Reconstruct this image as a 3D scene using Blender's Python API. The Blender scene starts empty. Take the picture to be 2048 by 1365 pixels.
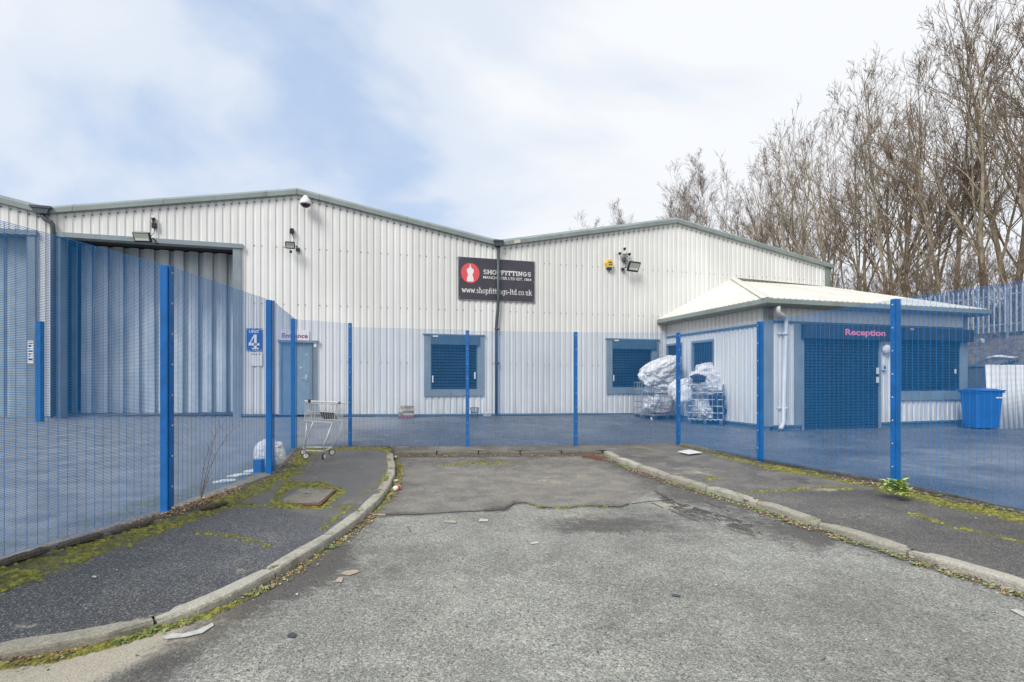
import bpy, math, random
import numpy as np
from mathutils import Matrix, Vector, noise as mnoise
random.seed(7); rng = np.random.default_rng(7)
R = math.radians
sc = bpy.context.scene
col = sc.collection
# ------------------------------------------------------------------ camera, sky, sun, exposure
F = 1050.0; CX = 1024.0; HY = 759.0; CZ = 1.5
cam = bpy.data.cameras.new('camera'); cam_o = bpy.data.objects.new('camera', cam); col.objects.link(cam_o)
cam_o.location = (0, 0, CZ); cam_o.rotation_euler = (R(90), 0, 0)
cam.sensor_width = 36; cam.lens = F / 2048 * 36; cam.shift_y = (HY - 682.5) / 2048
cam.clip_start = 0.05; cam.clip_end = 3000
sc.camera = cam_o
SUN_EL, SUN_AZ = 45, 215          # degrees; azimuth clockwise from +Y
w = bpy.data.worlds.new('World'); sc.world = w; w.use_nodes = True
nt = w.node_tree; nt.nodes.clear()
def N(t, k, **kw):
    n = t.nodes.new(k)
    for a, b in kw.items(): setattr(n, a, b)
    return n
out = N(nt, 'ShaderNodeOutputWorld'); bg = N(nt, 'ShaderNodeBackground')
sky = N(nt, 'ShaderNodeTexSky', sky_type='NISHITA', sun_disc=False)
sky.sun_elevation = R(SUN_EL); sky.sun_rotation = R(SUN_AZ); sky.air_density = 1.0; sky.dust_density = 1.5
tc = N(nt, 'ShaderNodeTexCoord')
sep = N(nt, 'ShaderNodeSeparateXYZ'); nt.links.new(tc.outputs['Generated'], sep.inputs[0])
add = N(nt, 'ShaderNodeMath', operation='ADD'); add.inputs[1].default_value = 0.35
mx = N(nt, 'ShaderNodeMath', operation='MAXIMUM'); mx.inputs[1].default_value = 0.0
nt.links.new(sep.outputs['Z'], mx.inputs[0]); nt.links.new(mx.outputs[0], add.inputs[0])
comb = N(nt, 'ShaderNodeCombineXYZ')
for i, ax in enumerate(('X', 'Y')):
    d = N(nt, 'ShaderNodeMath', operation='DIVIDE'); nt.links.new(sep.outputs[ax], d.inputs[0]); nt.links.new(add.outputs[0], d.inputs[1])
    nt.links.new(d.outputs[0], comb.inputs[i])
mp = N(nt, 'ShaderNodeMapping'); nt.links.new(comb.outputs[0], mp.inputs['Vector'])
mp.inputs['Location'].default_value = (12.7, 1.4, 0); mp.inputs['Scale'].default_value = (1.0, 1.5, 1)
mp.inputs['Rotation'].default_value = (0, 0, R(-50))
nz = N(nt, 'ShaderNodeTexNoise'); nz.inputs['Scale'].default_value = 1.2; nz.inputs['Detail'].default_value = 6; nz.inputs['Roughness'].default_value = 0.5
nz.inputs['Distortion'].default_value = 0.3
nt.links.new(mp.outputs[0], nz.inputs['Vector'])
# a broad bank of brighter cloud stands to the right of the view
gx = N(nt, 'ShaderNodeMath', operation='MULTIPLY_ADD'); gx.inputs[1].default_value = 0.22; gx.inputs[2].default_value = 0.015
nt.links.new(sep.outputs['X'], gx.inputs[0])
sm = N(nt, 'ShaderNodeMath', operation='ADD'); nt.links.new(nz.outputs['Fac'], sm.inputs[0]); nt.links.new(gx.outputs[0], sm.inputs[1])
cr = N(nt, 'ShaderNodeValToRGB'); cr.color_ramp.interpolation = 'EASE'
cr.color_ramp.elements[0].position = 0.30; cr.color_ramp.elements[0].color = (0, 0, 0, 1)
cr.color_ramp.elements[1].position = 0.62; cr.color_ramp.elements[1].color = (1, 1, 1, 1)
e_ = cr.color_ramp.elements.new(0.44); e_.color = (.6, .6, .6, 1)
nt.links.new(sm.outputs[0], cr.inputs[0])
blue = N(nt, 'ShaderNodeMix', data_type='RGBA'); blue.inputs['Factor'].default_value = 0.85
nt.links.new(sky.outputs[0], blue.inputs['A']); blue.inputs['B'].default_value = (2.35, 3.0, 4.05, 1)
mix = N(nt, 'ShaderNodeMix', data_type='RGBA')
nt.links.new(cr.outputs[0], mix.inputs['Factor']); nt.links.new(blue.outputs['Result'], mix.inputs['A'])
mix.inputs['B'].default_value = (4.35, 4.45, 4.6, 1)
hz = N(nt, 'ShaderNodeMapRange', interpolation_type='SMOOTHSTEP'); hz.inputs['From Min'].default_value = 0.42; hz.inputs['From Max'].default_value = 0.0; hz.inputs['To Max'].default_value = 0.6
nt.links.new(sep.outputs['Z'], hz.inputs['Value'])
veil = N(nt, 'ShaderNodeMix', data_type='RGBA'); nt.links.new(hz.outputs[0], veil.inputs['Factor']); nt.links.new(mix.outputs['Result'], veil.inputs['A']); veil.inputs['B'].default_value = (3.65, 3.9, 4.45, 1)
nt.links.new(veil.outputs['Result'], bg.inputs['Color']); bg.inputs['Strength'].default_value = 0.1
nt.links.new(bg.outputs[0], out.inputs[0])
sun = bpy.data.lights.new('sun', 'SUN'); sun_o = bpy.data.objects.new('sun', sun); col.objects.link(sun_o)
sun.energy = 1.5; sun.angle = R(24); sun.color = (1, 0.98, 0.95)
a, e = R(SUN_AZ), R(SUN_EL)
sd = Vector((math.sin(a) * math.cos(e), math.cos(a) * math.cos(e), math.sin(e)))
sun_o.rotation_euler = sd.to_track_quat('Z', 'Y').to_euler(); sun_o.location = sd * 40
sc.view_settings.view_transform = 'Standard'; sc.view_settings.look = 'None'
sc.view_settings.exposure = 1.12; sc.view_settings.gamma = 1; sc.view_settings.use_curve_mapping = False

# ------------------------------------------------------------------ materials
def new_mat(name):
    m = bpy.data.materials.new(name); m.use_nodes = True
    return m, m.node_tree, m.node_tree.nodes['Principled BSDF']
def link(t, a, b): t.links.new(a, b)
def mixc(t, fac, a, b, blend='MIX'):
    n = N(t, 'ShaderNodeMix', data_type='RGBA', blend_type=blend)
    for sock, v in (('Factor', fac), ('A', a), ('B', b)):
        if isinstance(v, (int, float)): n.inputs[sock].default_value = v
        elif isinstance(v, tuple): n.inputs[sock].default_value = (*v, 1)
        else: t.links.new(v, n.inputs[sock])
    return n.outputs['Result']
def noise(t, scale, detail=4, rough=0.55, vec=None, stretch=None, dist=0):
    n = N(t, 'ShaderNodeTexNoise'); n.inputs['Scale'].default_value = scale
    n.inputs['Detail'].default_value = detail; n.inputs['Roughness'].default_value = rough; n.inputs['Distortion'].default_value = dist
    if vec is None:
        g = N(t, 'ShaderNodeNewGeometry'); vec = g.outputs['Position']
    if stretch:
        m = N(t, 'ShaderNodeMapping'); m.inputs['Scale'].default_value = stretch; t.links.new(vec, m.inputs['Vector']); vec = m.outputs[0]
    t.links.new(vec, n.inputs['Vector'])
    return n.outputs['Fac']
def ramp(t, v, lo, hi):
    n = N(t, 'ShaderNodeMapRange', interpolation_type='SMOOTHSTEP'); n.inputs['From Min'].default_value = lo; n.inputs['From Max'].default_value = hi
    t.links.new(v, n.inputs['Value']); return n.outputs['Result']
def math_(t, op, a, b):
    n = N(t, 'ShaderNodeMath', operation=op)
    for i, v in enumerate((a, b)):
        if isinstance(v, (int, float)): n.inputs[i].default_value = v
        else: t.links.new(v, n.inputs[i])
    return n.outputs[0]
def bump(t, bs, h, strength, dist):
    b = N(t, 'ShaderNodeBump'); b.inputs['Strength'].default_value = strength; b.inputs['Distance'].default_value = dist
    t.links.new(h, b.inputs['Height']); t.links.new(b.outputs[0], bs.inputs['Normal'])
def plain(name, c, rough=0.6, metal=0, var=0.12, scale=3, bmp=0.0, bscale=60, dirt=None, dirt_amt=0.4, stretch=None):
    m, t, bs = new_mat(name)
    dk = tuple(max(0, v * (1 - var)) for v in c); lt = tuple(min(1, v * (1 + var)) for v in c)
    cc = mixc(t, ramp(t, noise(t, scale, 5, 0.6), 0.3, 0.7), dk, lt)
    if dirt:
        cc = mixc(t, math_(t, 'MULTIPLY', ramp(t, noise(t, scale * 1.7, 6, 0.65, stretch=stretch or (1, 1, 0.25)), 0.5, 0.75), dirt_amt), cc, dirt)
    link(t, cc, bs.inputs['Base Color'])
    bs.inputs['Roughness'].default_value = rough; bs.inputs['Metallic'].default_value = metal
    if bmp: bump(t, bs, noise(t, bscale, 4), bmp, 0.01)
    return m
M = {}
M['trim'] = plain('grey_green_trim_paint', (0.225, 0.265, 0.25), 0.45, var=0.12, dirt=(0.10, 0.11, 0.09), scale=1.5)
M['flash'] = plain('grey_flashing_paint', (0.22, 0.265, 0.285), 0.45, var=0.1, dirt=(0.09, 0.10, 0.10), scale=2)
M['base_flash'] = plain('slate_base_flashing', (0.10, 0.14, 0.17), 0.5, var=0.15, dirt=(0.06, 0.07, 0.05), scale=2)
M['shutter'] = plain('dark_slate_shutter_paint', (0.012, 0.027, 0.045), 0.38, var=0.15, scale=3)
M['shutter_box'] = plain('slate_blue_box_paint', (0.055, 0.105, 0.145), 0.4, var=0.12, scale=3)
M['pipe'] = plain('dark_grey_pipe_plastic', (0.06, 0.07, 0.085), 0.4, var=0.15)
M['white_pipe'] = plain('white_pipe_plastic', (0.62, 0.64, 0.64), 0.35, var=0.05, dirt=(0.35, 0.36, 0.33))
M['black'] = plain('black_plastic', (0.012, 0.012, 0.014), 0.4)
M['rubber'] = plain('black_rubber', (0.02, 0.02, 0.02), 0.8)
M['white'] = plain('white_plastic', (0.7, 0.7, 0.68), 0.45, var=0.06, dirt=(0.45, 0.43, 0.38), dirt_amt=0.25)
M['cream'] = plain('cream_plastic', (0.55, 0.5, 0.4), 0.5)
M['lampglass'] = plain('floodlight_glass', (0.42, 0.46, 0.38), 0.12, var=0.05)
M['reflector'] = plain('floodlight_reflector', (0.75, 0.76, 0.74), 0.3)
M['blue'] = plain('blue_fence_paint', (0.004, 0.12, 0.38), 0.4, var=0.18, scale=6, dirt=(0.03, 0.10, 0.17), dirt_amt=0.7)
M['bluewire'] = plain('blue_wire_paint', (0.004, 0.20, 0.52), 0.45, var=0.08, scale=2)
M['zinc'] = plain('galvanised_steel', (0.42, 0.45, 0.47), 0.45, 0.6, var=0.2, scale=8)
M['chrome'] = plain('dull_plated_wire', (0.66, 0.66, 0.64), 0.32, 0.35, var=0.12, scale=10, dirt=(0.25, 0.17, 0.1), dirt_amt=0.5)
M['sign'] = plain('charcoal_sign_board', (0.05, 0.045, 0.06), 0.3, var=0.15, scale=2)
M['letter'] = plain('white_sign_vinyl', (0.80, 0.79, 0.76), 0.5, var=0.02)
M['red'] = plain('coral_red_vinyl', (0.72, 0.085, 0.095), 0.5, var=0.03)
M['purple'] = plain('magenta_vinyl', (0.40, 0.025, 0.16), 0.5, var=0.03)
M['pink'] = plain('pink_vinyl', (0.80, 0.22, 0.38), 0.5, var=0.03)
M['plaque'] = plain('enamel_blue_plaque', (0.006, 0.10, 0.44), 0.3, var=0.06)
M['yellow'] = plain('yellow_plastic', (0.80, 0.50, 0.03), 0.4, var=0.05)
M['navy'] = plain('navy_plastic', (0.005, 0.03, 0.12), 0.3)
M['binblue'] = plain('blue_bin_plastic', (0.006, 0.11, 0.42), 0.42, var=0.08, dirt=(0.03, 0.09, 0.2))
M['brick_red'] = plain('red_brick_clay', (0.30, 0.10, 0.06), 0.9, var=0.3, scale=15, bmp=.4)
M['block'] = plain('pale_block_concrete', (0.45, 0.38, 0.28), 0.9, var=0.25, scale=12, bmp=.4)
M['wood'] = plain('weathered_grey_wood', (0.28, 0.23, 0.17), 0.8, var=0.25, scale=12)
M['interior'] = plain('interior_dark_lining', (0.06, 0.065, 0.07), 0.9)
M['rust'] = plain('rusty_iron', (0.17, 0.07, 0.04), 0.85, var=0.35, scale=25, bmp=.5)
M['paper'] = plain('pale_litter', (0.46, 0.45, 0.42), 0.7, var=0.15, scale=20)
M['card'] = plain('faded_cardboard', (0.36, 0.30, 0.24), 0.9, var=0.2, scale=15)
M['slate'] = plain('dark_plastic_scrap', (0.05, 0.06, 0.08), 0.5)
M['leafbrown'] = plain('dead_leaf', (0.23, 0.12, 0.06), 0.8, var=0.5, scale=30)
M['twig'] = plain('dry_stalk', (0.20, 0.13, 0.08), 0.8, var=0.3, scale=20)
M['bark'] = plain('tree_bark', (0.37, 0.305, 0.215), 0.9, var=0.35, scale=3, bmp=.5, bscale=30, dirt=(0.11, 0.12, 0.06), dirt_amt=.5)
M['twigs'] = plain('bare_twigs', (0.20, 0.145, 0.10), 0.9, var=0.35, scale=1.2)
M['birch'] = plain('birch_twigs', (0.19, 0.145, 0.125), 0.9, var=0.3, scale=1.2)
M['roof'] = None
# cladding: painted steel with vertical rain streaks and splash dirt by the ground
def cladding_mat(name, c, dirt, moss=0.0):
    m, t, bs = new_mat(name)
    g = N(t, 'ShaderNodeNewGeometry').outputs['Position']
    base = mixc(t, ramp(t, noise(t, 0.6, 3, vec=g), 0.3, 0.7), tuple(v * .95 for v in c), tuple(min(1, v * 1.04) for v in c))
    dp = N(t, 'ShaderNodeVectorMath', operation='DOT_PRODUCT'); link(t, g, dp.inputs[0]); dp.inputs[1].default_value = (math.cos(math.atan(.2936)), math.sin(math.atan(.2936)), 0)
    fl = math_(t, 'FLOOR', math_(t, 'ADD', dp.outputs['Value'], .37), 0); wn = N(t, 'ShaderNodeTexWhiteNoise', noise_dimensions='1D'); link(t, fl, wn.inputs['W'])
    base = mixc(t, wn.outputs['Value'], base, mixc(t, 1.0, base, (.90, .895, .88), 'MULTIPLY'))
    fr_ = math_(t, 'FRACT', math_(t, 'ADD', dp.outputs['Value'], .37), 0); lapf = ramp(t, fr_, .985, .995)
    base = mixc(t, math_(t, 'MULTIPLY', lapf, .35), base, dirt)
    st = ramp(t, noise(t, 6, 5, 0.7, vec=g, stretch=(1, 1, 0.06)), 0.52, 0.8)
    base = mixc(t, math_(t, 'MULTIPLY', st, 0.5), base, dirt)
    fine = ramp(t, noise(t, 30, 4, 0.7, vec=g, stretch=(1, 1, 0.3)), 0.62, 0.85)
    base = mixc(t, math_(t, 'MULTIPLY', fine, 0.25), base, dirt)
    if moss:
        base = mixc(t, math_(t, 'MULTIPLY', ramp(t, noise(t, 2.5, 6, 0.7, vec=g), 0.42, 0.72), moss), base, (0.36, 0.36, 0.16))
    else:
        z = N(t, 'ShaderNodeSeparateXYZ'); link(t, g, z.inputs[0])
        low = N(t, 'ShaderNodeMapRange'); low.inputs['From Min'].default_value = 1.0; low.inputs['From Max'].default_value = 0.3
        link(t, z.outputs['Z'], low.inputs['Value'])
        f = math_(t, 'MULTIPLY', low.outputs[0], ramp(t, noise(t, 5, 5, 0.7, vec=g, stretch=(1, 1, .4)), 0.35, 0.75))
        base = mixc(t, math_(t, 'MULTIPLY', f, 0.45), base, (0.30, 0.29, 0.22))
    link(t, base, bs.inputs['Base Color']); bs.inputs['Roughness'].default_value = 0.42
    bump(t, bs, noise(t, 1.6, 3, vec=g), 0.25, 0.02)
    return m
M['clad'] = cladding_mat('off_white_cladding_steel', (0.74, 0.735, 0.705), (0.42, 0.41, 0.36))
M['roof'] = cladding_mat('cream_roof_sheet', (0.68, 0.67, 0.61), (0.45, 0.43, 0.33), 0.22)
M['leansheet'] = cladding_mat('white_loose_sheet', (0.68, 0.68, 0.66), (0.35, 0.34, 0.30), 0)
# strip curtain: cloudy pvc
def pvc():
    m, t, bs = new_mat('cloudy_pvc_strip')
    g = N(t, 'ShaderNodeNewGeometry').outputs['Position']
    c = mixc(t, ramp(t, noise(t, 1.3, 5, .6, vec=g, stretch=(1, 1, .35)), .3, .7), (0.48, 0.56, 0.62), (0.80, 0.85, 0.88))
    link(t, c, bs.inputs['Base Color']); bs.inputs['Roughness'].default_value = .35
    return m
M['pvc'] = pvc()
def sackmat(name, c, rough=.35):
    m, t, bs = new_mat(name)
    g = N(t, 'ShaderNodeNewGeometry').outputs['Position']
    n1 = noise(t, 7, 5, .65, vec=g, dist=1.2)
    cc = mixc(t, ramp(t, n1, .35, .7), tuple(v * .72 for v in c), c)
    link(t, cc, bs.inputs['Base Color']); bs.inputs['Roughness'].default_value = rough
    bump(t, bs, noise(t, 14, 5, .6, vec=g, dist=2.0), .9, .03)
    return m
M['sack'] = sackmat('white_sack_plastic', (0.86, 0.85, 0.84))
M['sackdark'] = sackmat('black_bin_liner', (0.02, 0.024, 0.035), .25)
M['sackpink'] = sackmat('pinkish_rag_plastic', (0.50, 0.36, 0.33))
M['sackclear'] = sackmat('grey_clear_plastic', (0.50, 0.52, 0.52), .2)
# leaves
def leafmat(name, a, b):
    m, t, bs = new_mat(name)
    oi = N(t, 'ShaderNodeNewGeometry').outputs['Position']
    link(t, mixc(t, ramp(t, noise(t, 18, 3, vec=oi), .3, .7), a, b), bs.inputs['Base Color'])
    bs.inputs['Roughness'].default_value = .55
    bs.inputs['Subsurface Weight'].default_value = 0.0
    return m
M['leaf'] = leafmat('fresh_weed_leaf', (0.26, 0.38, 0.09), (0.52, 0.60, 0.22))
M['leafy'] = leafmat('yellowing_leaf', (0.55, 0.50, 0.06), (0.60, 0.58, 0.12))
M['moss'] = leafmat('moss_green', (0.06, 0.065, 0.012), (0.27, 0.26, 0.028))
M['weedsmall'] = leafmat('kerb_weed', (0.11, 0.17, 0.045), (0.27, 0.32, 0.12))
# ground surfaces: speckled aggregate + vertex-stored stains (moss, mud, pale) and tone areas (patch)
def ground_mat(name, lo, hi, stone, patch=None, rough=0.85, sscale=130, big=0.5, coarse=1.0, psoft=(.45, .55)):
    m, t, bs = new_mat(name)
    g = N(t, 'ShaderNodeNewGeometry').outputs['Position']
    def attr(n):
        a = N(t, 'ShaderNodeAttribute'); a.attribute_name = n; return a.outputs['Fac']
    n1 = noise(t, sscale, 3, .8, vec=g); n2 = noise(t, big, 5, .6, vec=g)
    v = N(t, 'ShaderNodeTexVoronoi'); v.inputs['Scale'].default_value = sscale * .75; link(t, g, v.inputs['Vector'])
    vs = N(t, 'ShaderNodeSeparateColor'); link(t, v.outputs['Color'], vs.inputs[0])
    c = mixc(t, ramp(t, n1, .40, .60), tuple(x * .8 for x in lo), tuple(x * 1.12 for x in hi))
    c = mixc(t, math_(t, 'MULTIPLY', ramp(t, vs.outputs[0], .72, .9), .65 * coarse), c, stone)
    c = mixc(t, math_(t, 'MULTIPLY', ramp(t, vs.outputs[1], .82, .95), .6 * coarse), c, tuple(x * .35 for x in lo))
    c = mixc(t, 0.7, c, mixc(t, ramp(t, n2, .3, .7), (.62, .61, .60), (1.3, 1.3, 1.3)), 'MULTIPLY')
    n4 = noise(t, 3.1, 6, .65, vec=g)
    c = mixc(t, 0.5, c, mixc(t, ramp(t, n4, .32, .68), (.72, .72, .74), (1.2, 1.2, 1.17)), 'MULTIPLY')
    n3 = noise(t, 24, 6, .7, vec=g); nb = noise(t, 7, 5, .65, vec=g)
    brk = math_(t, 'SUBTRACT', math_(t, 'MULTIPLY', math_(t, 'ADD', n3, nb), .9), .9)
    if patch:
        pc = mixc(t, ramp(t, n1, .3, .7), tuple(x * .82 for x in patch), tuple(x * 1.15 for x in patch))
        pc = mixc(t, math_(t, 'MULTIPLY', ramp(t, vs.outputs[0], .8, .95), .3), pc, stone)
        pc = mixc(t, .45, pc, mixc(t, ramp(t, n4, .36, .64), (.55, .53, .52), (1.35, 1.33, 1.3)), 'MULTIPLY')
        c = mixc(t, ramp(t, math_(t, 'ADD', attr('patch'), math_(t, 'MULTIPLY', brk, .5)), *psoft), c, pc)
    def lay(c, name_, colr, amt, soft=.18):
        f = ramp(t, math_(t, 'ADD', attr(name_), math_(t, 'MULTIPLY', brk, 1.1)), .5 - soft, .5 + soft)
        return mixc(t, math_(t, 'MULTIPLY', f, amt), c, colr)
    c = lay(c, 'pale', mixc(t, ramp(t, n1, .35, .65), (.34, .30, .22), (.50, .45, .35)), .8)
    c = lay(c, 'mud', mixc(t, ramp(t, n1, .35, .65), (.030, .026, .024), (.085, .075, .068)), .82, .3)
    c = lay(c, 'moss', mixc(t, ramp(t, noise(t, 14, 5, .75, vec=g), .38, .64), mixc(t, ramp(t, noise(t, 60, 4, .7, vec=g), .35, .68), (.035, .038, .012), (.13, .12, .03)), mixc(t, ramp(t, noise(t, 45, 4, .7, vec=g), .35, .68), (.09, .09, .012), (.31, .29, .03))), .9, .14)
    link(t, c, bs.inputs['Base Color'])
    rm = N(t, 'ShaderNodeMapRange'); rm.inputs['From Min'].default_value = .35; rm.inputs['From Max'].default_value = .65; rm.inputs['To Min'].default_value = rough - .18; rm.inputs['To Max'].default_value = min(1, rough + .15)
    link(t, n4, rm.inputs['Value']); link(t, rm.outputs[0], bs.inputs['Roughness'])
    h = math_(t, 'ADD', math_(t, 'MULTIPLY', n1, 1.0), math_(t, 'MULTIPLY', v.outputs['Distance'], -.6))
    bump(t, bs, h, .55, .006)
    return m
M['road'] = ground_mat('worn_chipping_tarmac', (.165, .165, .142), (.315, .313, .275), (.47, .46, .41), patch=(.19, .176, .152), sscale=115, psoft=(.35, .65))
M['pave'] = ground_mat('dark_footway_tarmac', (.038, .040, .044), (.105, .108, .112), (.30, .29, .27), patch=(.125, .12, .112), rough=.62, sscale=170)
M['pave2'] = ground_mat('brown_footway_tarmac', (.065, .062, .057), (.135, .128, .118), (.30, .28, .24), patch=(.16, .15, .135), rough=.8, sscale=170)
M['yard'] = ground_mat('dark_yard_tarmac', (.026, .027, .030), (.095, .095, .095), (.40, .40, .39), patch=(.21, .215, .22), rough=.5, sscale=120, coarse=.8, big=.35, psoft=(.1, .9))  # patch tone also carries the painted wet sheen of the left yard
M['earth'] = plain('rough_earth', (0.10, 0.085, 0.06), 0.95, var=0.4, scale=4, bmp=.8, bscale=9, dirt=(.05, .06, .02))
M['kerb'] = None
def kerbmat(name, a, b, moss=.6):
    m, t, bs = new_mat(name)
    g = N(t, 'ShaderNodeNewGeometry')
    c = mixc(t, ramp(t, noise(t, 60, 5, .75, vec=g.outputs['Position']), .3, .7), a, b)
    c = mixc(t, math_(t, 'MULTIPLY', ramp(t, noise(t, 5, 5, .7, vec=g.outputs['Position']), .45, .7), .6), c, tuple(x * .5 for x in a))
    c = mixc(t, math_(t, 'MULTIPLY', ramp(t, noise(t, 9, 6, .75, vec=g.outputs['Position']), .58, .68), moss), c, (.15, .145, .03))
    oi = N(t, 'ShaderNodeObjectInfo'); rr = N(t, 'ShaderNodeMapRange'); rr.inputs['To Min'].default_value = .0; rr.inputs['To Max'].default_value = .55; link(t, oi.outputs['Random'], rr.inputs['Value'])
    c = mixc(t, rr.outputs[0], c, mixc(t, 1.0, c, (.55, .53, .48), 'MULTIPLY'))
    link(t, c, bs.inputs['Base Color']); bs.inputs['Roughness'].default_value = .9
    bump(t, bs, noise(t, 45, 6, .7, vec=g.outputs['Position']), .9, .012)
    return m
M['kerb'] = kerbmat('weathered_kerb_concrete', (.33, .31, .255), (.56, .525, .44), .35)
M['kerbold'] = kerbmat('stained_edging_concrete', (.10, .09, .07), (.26, .235, .19), .7)
M['kerbdark'] = kerbmat('dark_broken_edging', (.05, .045, .04), (.16, .145, .125), .5)
M['cover'] = kerbmat('buff_cover_concrete', (.17, .155, .125), (.33, .30, .24), .5)
M['wallgrey'] = plain('grey_retaining_concrete', (.17, .19, .20), .8, var=.2, scale=1.5, bmp=.3)

# ------------------------------------------------------------------ helpers
def W(px, py, Y): return Vector(((px - CX) / F * Y, Y, CZ + (HY - py) / F * Y))
def proj(x, y, z): return CX + F * x / y, HY - F * (z - CZ) / y
ctrl = [(-12.2, 14, .50), (-6.3, 15.7, .40), (-.9, 17.3, .28), (5, 18.8, .245), (7.1, 14.3, .08), (9, 14.9, .04), (14, 16.3, .03),
        (-4.1, 10, .19), (-3.2, 10.4, .13), (-.9, 10.6, .09), (1.3, 11, .09), (3.6, 11.3, .10), (4.2, 9, .10), (4.95, 6.8, .14), (-3.4, 5.2, .22),
        (-3.4, 7.4, .22), (-16, 12, .5), (-10, 4, .32), (14, 8, .08), (10, 5, .12), (17, 17, .03), (-14, 3, .34), (5.4, 4.6, .14), (-3.7, 3, .22)]
A_ = np.array([[1, x, y, x * y, x * x, y * y] for x, y, z in ctrl]); q_ = np.linalg.lstsq(A_, np.array([c[2] for c in ctrl]), rcond=None)[0]
def gz(x, y): return q_[0] + q_[1] * x + q_[2] * y + q_[3] * x * y + q_[4] * x * x + q_[5] * y * y
def on_yard(px, py):
    z = .15
    for _ in range(12):
        Y = (CZ - z) * F / (py - HY); z = float(gz((px - CX) / F * Y, Y))
    return Vector(((px - CX) / F * Y, Y, z))
def at_z(px, py, z):
    Y = (CZ - z) * F / (py - HY); return Vector(((px - CX) / F * Y, Y, z))

class MB:
    def __init__(s, T=None): s.v = []; s.f = []; s.T = T or Matrix.Identity(4); s.mi = []; s.cur = 0; s.pc = []
    def add(s, vs, fs, L=None):
        T = s.T @ L if L is not None else s.T
        b = len(s.v); s.pc.append((b, len(s.f))); s.v += [tuple(T @ Vector(p)) for p in vs]; s.f += [tuple(b + i for i in f) for f in fs]; s.mi += [s.cur] * len(fs)
        return s
    def box(s, a, b, L=None):
        x0, y0, z0 = a; x1, y1, z1 = b
        return s.add([(x0, y0, z0), (x1, y0, z0), (x1, y1, z0), (x0, y1, z0), (x0, y0, z1), (x1, y0, z1), (x1, y1, z1), (x0, y1, z1)],
              [(0, 3, 2, 1), (4, 5, 6, 7), (0, 1, 5, 4), (1, 2, 6, 5), (2, 3, 7, 6), (3, 0, 4, 7)], L)
    def cbox(s, c, d, L=None): return s.box([c[i] - d[i] / 2 for i in range(3)], [c[i] + d[i] / 2 for i in range(3)], L)
    def bbox(s, a, b, bev, L=None):   # box with chamfered upright and long edges
        x0, y0, z0 = a; x1, y1, z1 = b; k = bev; v = []; f = []
        for z, i in ((z0, k), (z0 + k, 0), (z1 - k, 0), (z1, k)):
            v += [(x0 + i, y0 + i + k, z), (x0 + i + k, y0 + i, z), (x1 - i - k, y0 + i, z), (x1 - i, y0 + i + k, z), (x1 - i, y1 - i - k, z), (x1 - i - k, y1 - i, z), (x0 + i + k, y1 - i, z), (x0 + i, y1 - i - k, z)]
        for r in range(3):
            for j in range(8): f.append((r * 8 + j, r * 8 + (j + 1) % 8, r * 8 + 8 + (j + 1) % 8, r * 8 + 8 + j))
        f.append(tuple(range(7, -1, -1))); f.append(tuple(range(24, 32)))
        return s.add(v, f, L)
    def tube(s, pts, r, n=8, cap=True, L=None):
        pts = [Vector(p) for p in pts]; rs = r if isinstance(r, (list, tuple)) else [r] * len(pts)
        v = []; f = []; ref = None
        for i, p in enumerate(pts):
            d = (pts[min(i + 1, len(pts) - 1)] - pts[max(i - 1, 0)]).normalized()
            if ref is None: ref = Vector((0, 0, 1)) if abs(d.z) < .9 else Vector((1, 0, 0))
            a = d.cross(ref).normalized(); b = a.cross(d).normalized(); ref = b
            for j in range(n):
                t = 2 * math.pi * (j + .5) / n; v.append(p + (a * math.cos(t) + b * math.sin(t)) * rs[i])
        for i in range(len(pts) - 1):
            for j in range(n): f.append((i * n + j, i * n + (j + 1) % n, (i + 1) * n + (j + 1) % n, (i + 1) * n + j))
        if cap: f.append(tuple(range(n - 1, -1, -1))); f.append(tuple((len(pts) - 1) * n + j for j in range(n)))
        return s.add(v, f, L)
    def lathe(s, prof, n=16, L=None, cap=True):
        v = []; f = []
        for r, z in prof:
            for j in range(n): t = 2 * math.pi * j / n; v.append((r * math.cos(t), r * math.sin(t), z))
        for i in range(len(prof) - 1):
            for j in range(n): f.append((i * n + j, i * n + (j + 1) % n, (i + 1) * n + (j + 1) % n, (i + 1) * n + j))
        if cap: f.append(tuple(range(n - 1, -1, -1))); f.append(tuple((len(prof) - 1) * n + j for j in range(n)))
        return s.add(v, f, L)
    def prism(s, poly, y0, y1, L=None):   # polygon in x,z extruded in y
        n = len(poly); v = [(x, y0, z) for x, z in poly] + [(x, y1, z) for x, z in poly]
        f = [tuple(range(n)), tuple(range(2 * n - 1, n - 1, -1))] + [(i, n + i, n + (i + 1) % n, (i + 1) % n) for i in range(n)]
        return s.add(v, f, L)
    def each(s, name, m, parent=None, smooth=False):
        out = []
        for k, (v0, f0) in enumerate(s.pc):
            v1, f1 = s.pc[k + 1] if k + 1 < len(s.pc) else (len(s.v), len(s.f))
            q = MB(); q.v = s.v[v0:v1]; q.f = [tuple(i - v0 for i in f) for f in s.f[f0:f1]]; q.mi = [0] * len(q.f); out.append(q.build(name, m, parent, smooth))
        return out[0]
    def build(s, name, m, parent=None, smooth=False, kind=None):
        me = bpy.data.meshes.new(name); me.from_pydata(s.v, [], s.f)
        for x in (m if isinstance(m, list) else [m]): me.materials.append(x)
        if any(s.mi): me.polygons.foreach_set('material_index', s.mi)
        return link_mesh(me, name, parent, smooth, kind)
INV = {}
def chain(p):
    T = Matrix.Identity(4)
    while p is not None:
        T = INV[p.name] @ T if p.name in INV else T
        p = p.parent
    return T
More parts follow.
